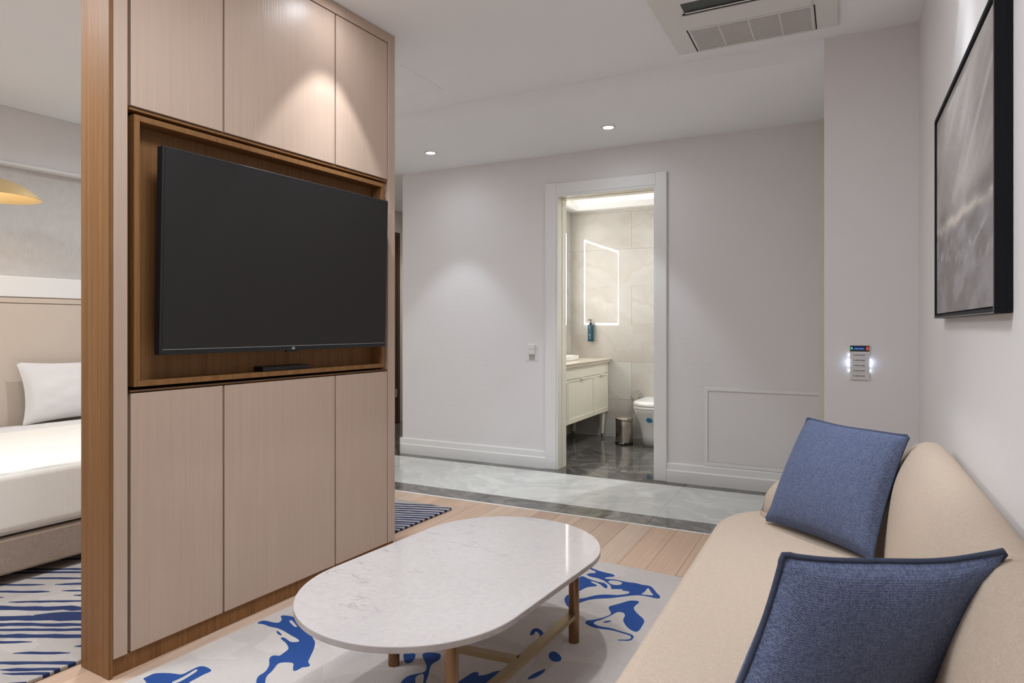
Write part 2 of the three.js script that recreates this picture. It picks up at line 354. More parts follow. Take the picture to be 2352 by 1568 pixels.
// ------------------------------------------------------------------ corridor, living-room, bedroom and hall lamps, some added, some unseen
downlight(LAMP.corridor, -3.016, SOFFIT, -4.47, 'recessed downlight in the corridor ceiling over the plain white wall, away from the bathroom door');
downlight(LAMP.corridor, -1.497, SOFFIT, -4.47, 'recessed downlight in the corridor ceiling in front of the bathroom door');
downlight(LAMP.unseenDim, -4.5, SOFFIT, -4.47, 'unseen recessed downlight in the corridor ceiling by the dark hall door');
{ const p = cabToWorld(-2.05, CEIL, 2.16); downlight(LAMP.living, p.x, CEIL, p.z, 'recessed downlight in the ceiling close to the television wall'); }
downlight(LAMP.art, 0.12, CEIL, -2.38, 'recessed downlight in the ceiling above the framed painting');
downlight(LAMP.addedFlood, -0.9, CEIL, -2.15, 'added fill downlight in the ceiling between the coffee table and the sofa');
downlight(LAMP.near, -0.75, CEIL, -0.75, 'added fill downlight in the ceiling above the near end of the coffee table');
addedCeilingPanel(-1.1, -1.1, 0.6, 0.6, LAMP.panel.nits, 'added flat square white fill light on the ceiling over the near end of the sitting area');
addedCeilingPanel(-2.95, -0.35, 0.6, 0.6, LAMP.panel.bedNits, 'added flat square white fill light on the ceiling in the bedroom beyond the end of the television cabinet', 'cab');
{ const p = cabToWorld(-4.3, CEIL, 2.6); downlight(LAMP.bedroom, p.x, CEIL, p.z, 'added fill downlight in the bedroom ceiling above the bed pillows'); }
{ const p = cabToWorld(-2.95, CEIL, 1.6); downlight(LAMP.bedroom, p.x, CEIL, p.z, 'added fill downlight in the bedroom ceiling above the foot of the bed'); }
downlight(LAMP.hall, -4.3, SOFFIT, -6.3, 'unseen recessed downlight in the hall ceiling behind the corridor wall');

// ------------------------------------------------------------------ the television wall
{
  const S0 = 1.198, S1 = 2.642, NF = -2.262, NB = -2.437;
  const g = thing('television_cabinet', 'floor to ceiling room divider cabinet of beige panels and oak with a framed television niche', 'cabinet', [(NF + NB) / 2, 0, -(S0 + S1) / 2], 'cab');
  const b = (name, m, s0, s1, y0, y1, n0, n1, r = 0.0015, p = g) => box(p, name, m, n0, n1, y0, y1, -s1, -s0, r);
  b('end_panel', mat.oak, S0, 1.211, 0, CEIL - 0.001, NB, NF, 0.001);
  b('carcass', mat.oak, 1.211, S1, 1.927, CEIL - 0.001, NB, -2.287, 0);
  b('carcass', mat.oak, 1.211, S1, 0, 0.9605, NB, -2.287, 0);
  b('carcass_side', mat.oak, 1.211, 1.2665, 0.9605, 1.927, NB, -2.287, 0);
  b('carcass_side', mat.oak, 2.571, S1, 0.9605, 1.927, NB, -2.287, 0);
  b('back_board', mat.darkGap, 1.2665, 2.571, 0.9605, 1.927, NB, -2.41, 0);
  b('rear_lining', mat.laminate, 1.211, S1, 0, CEIL - 0.001, NB - 0.004, NB, 0);
  b('plinth', mat.oak, 1.211, S1, 0, 0.061, -2.287, NF - 0.011, 0.001);
  b('filler_strip', mat.laminate, 1.2125, 1.26, 0.063, CEIL - 0.001, -2.287, NF + 0.001, 0.002);
  b('end_stile', mat.laminate, 2.588, S1, 0.063, CEIL - 0.001, -2.287, NF + 0.001, 0.002);
  b('top_rail', mat.laminate, 1.262, 2.588, 2.648, CEIL - 0.001, -2.287, NF + 0.001, 0.002);
  for (const [a, c] of [[1.271, 1.6265], [1.6345, 2.217], [2.225, 2.582]]) {
    b('upper_door', mat.laminate, a, c, 1.94, 2.643, -2.286, NF, 0.002);
    b('lower_door', mat.laminate, a, c, 0.064, 0.95, -2.286, NF, 0.002);
  }
  b('rail', mat.oak, 1.267, 2.582, 1.926, 1.934, -2.287, NF - 0.003, 0.001);
  b('shelf_edge', mat.bronze, 1.267, 2.582, 0.955, 0.9615, -2.287, NF + 0.001, 0.001);
  // the oak frame of the niche
  const f0 = 1.28, f1 = 2.556, y0 = 0.972, y1 = 1.912, w = 0.02;
  b('niche_frame', mat.oak, f0, f1, y1 - w, y1, -2.40, NF + 0.004, 0.001);
  b('niche_frame', mat.oak, f0, f1, y0, y0 + w, -2.40, NF + 0.004, 0.001);
  b('niche_frame', mat.oak, f0, f0 + w, y0 + w, y1 - w, -2.40, NF + 0.004, 0.001);
  b('niche_frame', mat.oak, f1 - w, f1, y0 + w, y1 - w, -2.40, NF + 0.004, 0.001);
  b('niche_back', mat.oak, f0 + w, f1 - w, y0 + w, y1 - w, -2.41, -2.33, 0);
  b('niche_foot', mat.darkGap, 1.7, 1.8, 0.9615, y0, -2.39, -2.30, 0);
}
// the television, hung with a slight downward tilt
{
  const tv = thing('television', 'large black flat television hung in the oak niche of the cabinet', 'television', [-2.226, 1.08, -1.931], 'cab');
  const tilt = new THREE.Group(); 
  const W2 = 1.172, H2 = 0.732;
  // built upright round the bottom edge, then the whole thing leans
  const put = (name, m, x0, x1, y0, y1, n0, n1, r, p = tv) => { const c = new THREE.Vector3((n0 + n1) / 2, (y0 + y1) / 2, -(x0 + x1) / 2).add(og(tv)); return add(p, name, boxGeo(n1 - n0, y1 - y0, x1 - x0, r, c), m, c); };
  put('casing', mat.black, -W2 / 2, W2 / 2, 0, H2, -0.026, 0.009, 0.004);
  put('screen', mat.screen, -W2 / 2 + 0.009, W2 / 2 - 0.009, 0.02, H2 - 0.009, 0.009, 0.0098, 0);
  put('screen_edge', mat.greyPlastic, -W2 / 2 + 0.009, W2 / 2 - 0.009, 0.0185, 0.02, 0.009, 0.0102, 0);
  put('receiver', mat.black, -0.03, 0.03, -0.008, 0.001, -0.008, 0.006, 0.002);
  put('wall_mount', mat.black, -0.25, 0.25, 0.2, 0.5, -0.098, -0.026, 0.003);
  const font = await new FontLoader().loadAsync('fonts/droid/droid_sans_bold.typeface.json');
  const lg = new TextGeometry('LG', { font, size: 0.009, depth: 0.0006, curveSegments: 4 }); lg.rotateY(Math.PI / 2);
  add(tv, 'maker_mark', lg, mat.whitePlastic, new THREE.Vector3(0.009, 0.005, 0.006).add(og(tv)));
  tv.rotation.set(0, -TURN, 0); tv.rotateZ(-0.027);
}
{
  const t = thing('set_top_box', 'flat black box lying on the oak niche ledge under the television', 'box', [-2.3, 0.992, -1.945], 'cab');
  box(t, 'casing', mat.black, -2.328, -2.268, 0.9925, 1.012, -2.07, -1.82, 0.003);
  box(t, 'front_panel', mat.screen, -2.268, -2.2672, 0.995, 1.01, -2.06, -1.83, 0);
}

// ------------------------------------------------------------------ sofa
{
  const sf = thing('sofa', 'curved beige woven sofa with a low wrapped back along the white wall', 'sofa', [-0.06, 0, -1.85]);
  // seat
  const xa = -0.457, xb = 0.325, za = -0.62, zb = -2.97, bv = 0.055, r = 0.27;
  const s = new THREE.Shape(), X0 = xa + bv, X1 = xb - bv, Z0 = -za - bv, Z1 = -zb - bv;   // shape y = -z
  s.moveTo(X0, Z0 + bv); s.lineTo(X0, Z1 - r); s.quadraticCurveTo(X0 + 0.01, Z1 - 0.02, X0 + r, Z1); s.lineTo(X1, Z1); s.lineTo(X1, Z0 + bv); s.closePath();
  let sg = new THREE.ExtrudeGeometry(s, { depth: 0.28 - 2 * bv, bevelEnabled: true, bevelSize: bv, bevelThickness: bv, bevelSegments: 8, curveSegments: 24 });
  sg.rotateX(-Math.PI / 2); sg.translate(0, 0.14 + bv, 0); boxUV(sg, new THREE.Vector3());
  sg.translate(-og(sf).x, 0, -og(sf).z); add(sf, 'seat', sg, mat.sofa);
  box(sf, 'base', mat.darkWood, -0.38, 0.28, 0.0125, 0.15, -2.8, -0.75, 0.01);
  // back: a profile carried along the wall and round the far end
  const path = [], L1 = 1.95, R = 0.33;
  const z1 = -2.60;
  for (let i = 0; i <= 40; i++) path.push({ x: 0.33, z: -0.66 - (2.60 - 0.66) * i / 40, nx: -1, nz: 0, h: 0.79, w: 0.215 });
  for (let i = 1; i <= 24; i++) { const a = i / 24 * Math.PI / 2; path.push({ x: 0.33 - R + R * Math.cos(a), z: z1 - R * Math.sin(a), nx: -Math.cos(a), nz: Math.sin(a), h: 0.79 - 0.19 * sm(0, 1, i / 24), w: 0.215 }); }
  for (let i = 1; i <= 20; i++) { const q = i / 20; path.push({ x: -0.30 * q, z: z1 - R, nx: 0, nz: 1, h: 0.60 - 0.04 * q, w: 0.215 - 0.02 * q }); }
  const n = path.length, prof = (h, w) => {
    const k = w / 0.215; return [[0, 0.14], [0, 0.3], [0, h - 0.1], [0.012, h - 0.035], [0.038, h - 0.006], [0.072, h], [0.115, h - 0.016], [0.15, h - 0.062], [0.18, h - 0.13], [0.2, Math.max(0.45, h - 0.24)], [0.212, 0.43], [0.215, 0.36], [0.215, 0.14]].map(([u, y]) => new THREE.Vector3(u * k, y, 0));
  };
  const PS = 48, pos = [], uv = [], idx = []; let run = 0;
  path.forEach((p, i) => {
    if (i) run += Math.hypot(p.x - path[i - 1].x, p.z - path[i - 1].z);
    const endFar = (n - 1 - i) / 8, endNear = i / 3, e = Math.min(1, endFar, endNear);
    const round = Math.sqrt(Math.max(0, 1 - (1 - e) * (1 - e)));
    const h = 0.2 + (p.h - 0.2) * (0.62 + 0.38 * round), c = new THREE.CatmullRomCurve3(prof(h, p.w), false, 'centripetal').getSpacedPoints(PS);
    const cw = p.w * 0.5; let arc = 0;
    c.forEach((q, j) => {
      if (j) arc += q.distanceTo(c[j - 1]);
      const u = cw + (q.x - cw) * (0.25 + 0.75 * round);
      pos.push(p.x + p.nx * u, q.y, p.z + p.nz * u); uv.push(run, arc);
    });
    if (i) for (let j = 0; j < PS; j++) { const a = (i - 1) * (PS + 1) + j, b = a + 1, d = i * (PS + 1) + j, e2 = d + 1; idx.push(a, d, b, b, d, e2); }
  });
  for (const i of [0, n - 1]) {                       // closed ends
    const o = i * (PS + 1), c = pos.length / 3; let sx = 0, sy = 0, sz = 0;
    for (let j = 0; j <= PS; j++) { sx += pos[3 * (o + j)]; sy += pos[3 * (o + j) + 1]; sz += pos[3 * (o + j) + 2]; }
    pos.push(sx / (PS + 1), sy / (PS + 1), sz / (PS + 1)); uv.push(0, 0);
    for (let j = 0; j < PS; j++) i ? idx.push(o + j, c, o + j + 1) : idx.push(o + j, o + j + 1, c);
  }
  const bg = new THREE.BufferGeometry(); bg.setAttribute('position', new THREE.Float32BufferAttribute(pos, 3)); bg.setAttribute('uv', new THREE.Float32BufferAttribute(uv, 2)); bg.setIndex(idx); bg.computeVertexNormals();
  bg.translate(-og(sf).x, 0, -og(sf).z); add(sf, 'backrest', bg, mat.sofa);
}
// cushions
function cushion(A, B, C, D, T, label) {             // corners: top left, top right, bottom right, bottom left
  const [a, b, c, d] = [A, B, C, D].map((p) => new THREE.Vector3(...p)), base = a.clone().add(b).add(c).add(d).multiplyScalar(0.25); base.y = Math.min(c.y, d.y);
  const g = thing('throw_pillow', label, 'pillow', base.toArray(), 'room', 'blue knitted pillows on the sofa');
  const nrm = b.clone().sub(d).cross(a.clone().sub(c)).normalize(), N = 36;
  const P = (u, v) => { const e = 0.028, uu = u + (1 - 2 * u) * e * 4 * v * (1 - v), vv = v + (1 - 2 * v) * e * 4 * u * (1 - u); const bow = 0.018 * Math.sin(Math.PI * u) * (0.75 + 0.25 * Math.sin(u * 9 + 1)) * (1 - v) + 0.008 * Math.sin(Math.PI * v) * (1 - u); return a.clone().multiplyScalar((1 - uu) * (1 - vv)).addScaledVector(b, uu * (1 - vv)).addScaledVector(c, uu * vv).addScaledVector(d, (1 - uu) * vv).addScaledVector(nrm, bow).sub(base); };
  const pos = [], uv = [], idx = [], side = b.distanceTo(a);
  for (const sgn of [1, -1]) {
    const o = pos.length / 3;
    for (let j = 0; j <= N; j++) for (let i = 0; i <= N; i++) {
      const u = i / N, v = j / N, k = Math.pow(Math.max(0, 16 * u * (1 - u) * v * (1 - v)), 0.42);
      const wr = 0.006 * (N1.fbm(u * 6 + 3, v * 6, 2, 64, 64) - 0.5) * k;
      const p = P(u, v).addScaledVector(nrm, sgn * (T * k + wr)); pos.push(p.x, p.y, p.z); uv.push(u * side, v * side);
    }
    for (let j = 0; j < N; j++) for (let i = 0; i < N; i++) { const q = o + j * (N + 1) + i, r = q + 1, s = q + N + 1, t = s + 1; sgn > 0 ? idx.push(q, s, r, r, s, t) : idx.push(q, r, s, r, t, s); }
  }
  const geo = new THREE.BufferGeometry(); geo.setAttribute('position', new THREE.Float32BufferAttribute(pos, 3)); geo.setAttribute('uv', new THREE.Float32BufferAttribute(uv, 2)); geo.setIndex(idx); geo.computeVertexNormals();
  add(g, 'cover', geo, mat.knit);
  const rim = []; for (let i = 0; i < 20; i++) rim.push(P(i / 20, 0)); for (let i = 0; i < 20; i++) rim.push(P(1, i / 20)); for (let i = 0; i < 20; i++) rim.push(P(1 - i / 20, 1)); for (let i = 0; i < 20; i++) rim.push(P(0, 1 - i / 20));
  const tube = new THREE.TubeGeometry(new THREE.CatmullRomCurve3(rim, true), 160, 0.0055, 8, true);
  add(g, 'piping', tube, mat.knit);
}
cushion([-0.125, 0.815, -2.85], [0.195, 0.812, -2.56], [0.082, 0.436, -2.39], [-0.265, 0.437, -2.69], 0.075, 'blue knitted throw pillow standing upright against the curved far end of the sofa back');
cushion([-0.09, 0.795, -1.19], [0.244, 0.802, -1.357], [0.075, 0.45, -1.33], [-0.2195, 0.437, -1.117], 0.07, 'blue knitted throw pillow resting askew on the near half of the sofa seat');

// ------------------------------------------------------------------ coffee table
{
  const cx = -1.138, cz = -1.885, t = thing('coffee_table', 'low oval coffee table with a white quartz top on three bronze legs', 'table', [cx, 0, cz]);
  const top = 0.38, th = 0.019, w = 0.712, l = 1.2, r = w / 2, hl = l / 2 - r, bv = 0.003;
  const s = new THREE.Shape(), rr = r - bv;
  s.absarc(0, hl, rr, 0, Math.PI, false); s.absarc(0, -hl, rr, Math.PI, 2 * Math.PI, false); s.closePath();
  const g = new THREE.ExtrudeGeometry(s, { depth: th - 2 * bv, bevelEnabled: true, bevelSize: bv, bevelThickness: bv, bevelSegments: 3, curveSegments: 64 });
  g.rotateX(-Math.PI / 2); g.translate(0, top - th + bv, 0); boxUV(g, new THREE.Vector3(0, 0, 0)); g.rotateY(-0.09);
  add(t, 'tabletop', g, mat.quartz);
  const legs = [[-0.892, -2.266], [-0.945, -1.5], [-1.387, -1.83]];
  for (const [x, z] of legs) {
    const leg = cylAt(t, 'leg', mat.bronze, 0.0195, 0.0195, top - th - 0.0125, x, (top - th + 0.0125) / 2, z);
    cylAt(leg, 'collar', mat.bronze, 0.0203, 0.0203, 0.03, x, 0.115, z);
  }
  const bar = (ax, az, bx, bz, y) => {
    const L = Math.hypot(bx - ax, bz - az), geo = new THREE.BoxGeometry(L, 0.016, 0.032), m = add(t, 'stretcher', boxUV(geo, new THREE.Vector3()), mat.brushedBrass, new THREE.Vector3((ax + bx) / 2, y, (az + bz) / 2));
    m.rotation.y = -Math.atan2(bz - az, bx - ax); return m;
  };
  bar(-0.894, -2.246, -0.943, -1.52, 0.113); bar(-1.367, -1.832, -0.927, -1.872, 0.113);
}

// ------------------------------------------------------------------ rugs
function canvasTex(w, h, draw) {
  const c = document.createElement('canvas'); c.width = w; c.height = h; draw(c.getContext('2d'), w, h);
  const t = new THREE.CanvasTexture(c); t.colorSpace = THREE.SRGBColorSpace; t.wrapS = t.wrapT = THREE.ClampToEdgeWrapping; t.magFilter = THREE.LinearFilter; t.anisotropy = 8; return t;
}
const pileB = tex(512, 512, 0.12, 0.12, (u, v) => 0.6 * N1.fbm(u * 64, v * 64, 2, 64, 64) + 0.4 * N2.n(u * 128, v * 128, 128, 128), false);
function rug(name, label, n0, n1, s0, s1, th, draw) {
  const g = thing(name, label, 'rug', [(n0 + n1) / 2, 0, -(s0 + s1) / 2], 'cab');
  const PX = 2048, t = canvasTex(PX, PX, (c) => {
    // world position -> rug canvas
    const map = ([x, z]) => { const n = x * Math.cos(TURN) - z * -Math.sin(TURN), s = x * Math.sin(TURN) - z * Math.cos(TURN); return [(n - n0) / (n1 - n0) * PX, (1 - (s - s0) / (s1 - s0)) * PX]; };
    draw(c, PX, (px, py) => map(toLevel(px, py, th)), (n, s) => [(n - n0) / (n1 - n0) * PX, (1 - (s - s0) / (s1 - s0)) * PX]);
  });
  const w = n1 - n0, d = s1 - s0, geo = new RoundedBoxGeometry(w, th, d, 2, th * 0.3), p = geo.attributes.position, uv = new Float32Array(p.count * 2);
  for (let i = 0; i < p.count; i++) { uv[2 * i] = p.getX(i) / w + 0.5; uv[2 * i + 1] = 0.5 - p.getZ(i) / d; }
  geo.setAttribute('uv', new THREE.BufferAttribute(uv, 2));
  const pb = pileB.clone(); pb.repeat.set(w / 0.12, d / 0.12);
  add(g, 'pile', geo, M({ map: t, bumpMap: pb, bumpScale: 0.002, roughness: 1 }), new THREE.Vector3((n0 + n1) / 2, th / 2, -(s0 + s1) / 2));
  return g;
}
const mottle = (c, P, base, cols, k, r0, r1) => { c.fillStyle = base; c.fillRect(0, 0, P, P); for (let i = 0; i < k; i++) { c.fillStyle = cols[Math.floor(rnd() * cols.length)]; c.beginPath(); const x = rnd() * P, y = rnd() * P, r = lerp(r0, r1, rnd()); for (let a = 0; a <= 12; a++) { const q = a / 12 * Math.PI * 2, rr = r * (0.6 + 0.7 * rnd()); a ? c.lineTo(x + rr * Math.cos(q), y + rr * Math.sin(q) * 0.7) : c.moveTo(x + rr, y); } c.fill(); } };
const BLUE = '#1d4587', GROUND = '#c3bab4';
rug('patterned_rug', 'pale grey rug with bold blue abstract blots under the coffee table', -2.187, -0.1, 0.35, 3.03, 0.012, (c, P, at, ns) => {
  mottle(c, P, GROUND, ['rgba(176,166,162,0.35)', 'rgba(214,206,200,0.4)', 'rgba(190,182,182,0.3)'], 90, 60, 190);
  for (let i = 0; i < 26000; i++) { c.fillStyle = rnd() < 0.5 ? 'rgba(235,228,222,0.16)' : 'rgba(130,120,116,0.14)'; c.fillRect(rnd() * P, rnd() * P, 3 + rnd() * 9, 1.5); }
  const poly = (pts, col, ox, oy, k) => { c.fillStyle = col; c.beginPath(); const q = pts.map(([x, y]) => at(ox + x / k, oy + y / k)); const m = q.length; c.moveTo((q[0][0] + q[m - 1][0]) / 2, (q[0][1] + q[m - 1][1]) / 2); for (let i = 0; i < m; i++) { const nx = q[(i + 1) % m]; c.quadraticCurveTo(q[i][0], q[i][1], (q[i][0] + nx[0]) / 2, (q[i][1] + nx[1]) / 2); } c.closePath(); c.fill(); };
  // outlines read from the photograph and carried down to the floor
  const A = (p, col = BLUE) => poly(p, col, 320, 1380, 5.345), B = (p, col = BLUE) => poly(p, col, 1280, 1290, 7.839), D = (p, col = BLUE) => poly(p, col, 880, 1400, 5.345);
  A([[1430, 275], [1500, 238], [1560, 240], [1640, 262], [1710, 268], [1745, 240], [1750, 215], [1730, 180], [1780, 172], [1900, 190], [2000, 250], [2060, 330], [2120, 410], [2120, 440], [2150, 480], [2160, 520], [2140, 600], [2110, 660], [2080, 720], [2070, 750], [2105, 790], [2060, 810], [2000, 810], [1940, 850], [1890, 860], [1885, 820], [1900, 760], [1830, 750], [1760, 752], [1700, 765], [1660, 820], [1620, 870], [1560, 920], [1540, 1000], [1560, 1080], [1440, 1080], [1432, 985], [1455, 920], [1530, 880], [1570, 840], [1600, 780], [1590, 715], [1620, 670], [1680, 665], [1720, 675], [1780, 630], [1835, 590], [1825, 550], [1790, 500], [1740, 470], [1740, 440], [1790, 450], [1850, 500], [1900, 505], [1970, 497], [1950, 465], [1870, 425], [1790, 375], [1700, 330], [1610, 318], [1520, 280]]);
  A([[1835, 240], [1870, 230], [1915, 280], [1945, 320], [1905, 318], [1860, 275]], GROUND);
  A([[1675, 370], [1700, 365], [1750, 405], [1745, 425], [1705, 410]]);
  A([[40, 950], [90, 930], [180, 885], [320, 880], [440, 890], [520, 905], [600, 865], [730, 797], [810, 800], [885, 840], [880, 865], [800, 895], [720, 940], [600, 1000], [540, 1080], [90, 1080], [90, 990]]);
  A([[380, 1000], [480, 960], [600, 895], [700, 830], [725, 850], [640, 905], [520, 980], [440, 1010]], GROUND);
  B([[400, 265], [470, 255], [540, 295], [640, 330], [740, 360], [860, 380], [905, 430], [900, 480], [850, 470], [760, 390], [640, 350], [590, 345], [640, 385], [730, 420], [700, 440], [560, 450], [480, 480], [400, 525], [300, 560], [250, 420]]);
  B([[570, 120], [600, 95], [700, 145], [860, 190], [980, 215], [1045, 245], [1015, 270], [900, 270], [840, 295], [900, 305], [1040, 315], [1160, 345], [1300, 370], [1430, 380], [1530, 415], [1620, 420], [1700, 445], [1750, 510], [1800, 570], [1860, 620], [1840, 665], [1740, 650], [1600, 615], [1480, 600], [1330, 605], [1140, 630], [960, 655], [780, 660], [640, 670], [500, 700], [400, 740], [230, 800], [190, 820], [120, 690], [150, 620], [190, 590], [230, 600], [260, 680], [400, 660], [500, 650], [600, 620], [740, 590], [900, 585], [1080, 600], [1200, 585], [1290, 570], [1310, 530], [1170, 520], [1180, 490], [1060, 490], [965, 490], [970, 430], [890, 370], [820, 325], [720, 290], [600, 270], [520, 230], [560, 205], [700, 200], [690, 170], [610, 140]]);
  B([[900, 350], [980, 330], [1100, 345], [1180, 375], [1150, 410], [1060, 420], [970, 405]], GROUND);
  B([[1490, 580], [1570, 550], [1620, 470], [1650, 475], [1690, 550], [1745, 605], [1640, 600]], GROUND);
  B([[910, 810], [1000, 780], [1140, 745], [1260, 705], [1360, 690], [1490, 710], [1440, 760], [1375, 810], [1380, 860], [1450, 940], [1585, 1050], [1530, 1150], [1450, 1270], [1340, 1240], [1250, 1170], [1200, 1090], [1180, 1040], [1230, 960], [1190, 910], [1080, 895], [960, 970], [800, 1040], [670, 1075], [650, 1110], [760, 1160], [980, 1190], [1120, 1245], [1290, 1285], [1385, 1330], [1360, 1390], [1300, 1425], [1180, 1415], [1085, 1415], [1090, 1395], [1200, 1400], [1310, 1395], [1340, 1350], [1290, 1315], [1140, 1275], [980, 1225], [760, 1205], [600, 1165], [490, 1100], [530, 1050], [700, 1035], [860, 990], [980, 940], [950, 880]]);
  B([[810, 1090], [860, 1065], [980, 1050], [960, 1075], [880, 1095]]);
  D([[245, 530], [400, 520], [395, 600], [340, 655], [270, 660], [250, 600]]);
  D([[470, 530], [600, 520], [720, 540], [690, 620], [600, 660], [570, 720], [560, 800], [520, 890], [530, 950], [480, 950], [500, 850], [500, 780], [450, 790], [390, 830], [400, 900], [380, 950], [190, 950], [240, 850], [330, 800], [440, 780], [520, 760], [540, 690], [500, 610]]);
  D([[900, 900], [990, 840], [1060, 790], [1120, 760], [1190, 770], [1150, 810], [1260, 800], [1380, 750], [1500, 740], [1600, 760], [1560, 830], [1440, 920], [1400, 960], [1420, 880], [1300, 900], [1180, 960], [900, 980]]);
  D([[1800, 315], [1810, 260], [1860, 220], [1930, 235], [1980, 300], [1985, 360], [1940, 430], [1890, 480], [1900, 420], [1935, 350], [1910, 280], [1870, 260], [1850, 310]]);
  D([[2050, 510], [2120, 510], [2195, 580], [2180, 635], [2090, 640], [2020, 580]]);
  D([[1750, 860], [1830, 790], [1930, 745], [2005, 720], [1960, 780], [1860, 840]]);
  D([[910, 465], [1000, 440], [970, 485], [930, 490]]);
  // more of the same out of sight, behind and under the table
  for (let i = 0; i < 11; i++) {
    const [x, y] = ns(-2.02 + 0.5 * rnd(), 2.12 + 0.7 * rnd()), turn = rnd() * 6.3, r = 40 + rnd() * 60; c.fillStyle = BLUE; c.beginPath();
    for (let a = 0; a <= 16; a++) { const q = a / 16 * 6.283, k = r * (0.55 + 0.5 * Math.sin(q * 2 + i) ** 2 + 0.25 * Math.sin(q * 3 + i * 2)), px2 = k * Math.cos(q), py2 = k * 0.55 * Math.sin(q); c[a ? 'lineTo' : 'moveTo'](x + px2 * Math.cos(turn) - py2 * Math.sin(turn), y + px2 * Math.sin(turn) + py2 * Math.cos(turn)); }
    c.fill();
  }
  for (let i = 0; i < 14; i++) { const x = 200 + rnd() * 1700, y = 1500 + rnd() * 450; c.fillStyle = BLUE; c.beginPath(); c.ellipse(x, y, 30 + rnd() * 90, 14 + rnd() * 30, rnd() * 3, 0, 7); c.fill(); }
});
rug('striped_rug', 'grey rug with brushy dark blue stripes under the bed', -4.7, -2.462, 0.2, 3.43, 0.014, (c, P, at, ns) => {
  mottle(c, P, '#aca29b', ['rgba(156,147,141,0.35)', 'rgba(190,181,173,0.4)'], 80, 60, 160);
  for (let i = 0; i < 20000; i++) { c.fillStyle = rnd() < 0.5 ? 'rgba(230,222,215,0.15)' : 'rgba(120,110,106,0.14)'; c.fillRect(rnd() * P, rnd() * P, 3 + rnd() * 9, 1.5); }
  const stroke = (p, q, w, col = '#1b2b55') => { // a brushy stripe from p to q, w pixels wide
    const L = Math.hypot(q[0] - p[0], q[1] - p[1]), k = Math.max(4, Math.round(L / 40)), up = [], dn = [], nx = -(q[1] - p[1]) / L, ny = (q[0] - p[0]) / L;
    for (let i = 0; i <= k; i++) { const t = i / k, e = Math.min(1, 6 * Math.min(t, 1 - t) + 0.25), a = w / 2 * e * (0.8 + 0.45 * rnd()), b = w / 2 * e * (0.8 + 0.45 * rnd()), wob = (rnd() - 0.5) * w * 0.25, x = lerp(p[0], q[0], t) + nx * wob, y = lerp(p[1], q[1], t) + ny * wob; up.push([x + nx * a, y + ny * a]); dn.unshift([x - nx * b, y - ny * b]); }
    c.fillStyle = col; c.beginPath(); [...up, ...dn].forEach((z, i) => (i ? c.lineTo(...z) : c.moveTo(...z))); c.closePath(); c.fill();
  };
  const px = (x0, y0, x1, y1, h) => { const k = 4.78, a = at(x0 / k, 1240 + y0 / k), b = at(x1 / k, 1240 + y1 / k), m = at(x0 / k, 1240 + (y0 + h) / k); stroke(a, b, Math.abs((b[0] - a[0]) * (m[1] - a[1]) - (b[1] - a[1]) * (m[0] - a[0])) / Math.hypot(b[0] - a[0], b[1] - a[1]) * 0.95); };
  // stripes seen beside the bed
  for (const l of [[-400, 215, 1100, 205, 18], [-400, 320, 1100, 318, 20], [-400, 360, 1100, 350, 20], [290, 418, 1100, 420, 18], [-400, 492, 500, 488, 18], [600, 487, 1100, 474, 22], [-400, 566, 550, 565, 22], [675, 555, 1100, 555, 18], [-300, 630, 45, 630, 18], [800, 606, 1100, 606, 20], [90, 680, 1100, 664, 20], [-400, 745, 1100, 748, 46], [-400, 855, 1100, 860, 56], [370, 826, 1100, 800, 50], [-400, 928, 1100, 930, 36], [-400, 985, 1100, 982, 30], [-400, 1050, 1100, 1058, 44], [-400, 1122, 350, 1118, 26], [820, 1163, 1100, 1160, 26], [150, 1238, 770, 1240, 30], [-400, 1350, 1100, 1346, 32], [0, 1420, 800, 1412, 32], [20, 1466, 800, 1466, 32], [100, 1568, 700, 1556, 36], [-300, 1640, 500, 1640, 34]]) px(...l);
  // the dense stripes at the far edge
  for (let i = 0; i < 16; i++) { const y = 1154.5 + i * 5.1, a = at(800, y - 2.5), b = at(1070, y + 8.5); stroke(a, b, 16); }
  // between them, hidden by the cabinet
  for (let s = 1.9; s < 2.85; s += 0.055) { const a = ns(-4.6 + rnd() * 1.2, s), b = ns(-2.5 - rnd() * 0.8, s + 0.5 * rnd()); stroke(a, b, 14 + rnd() * 16); }
});

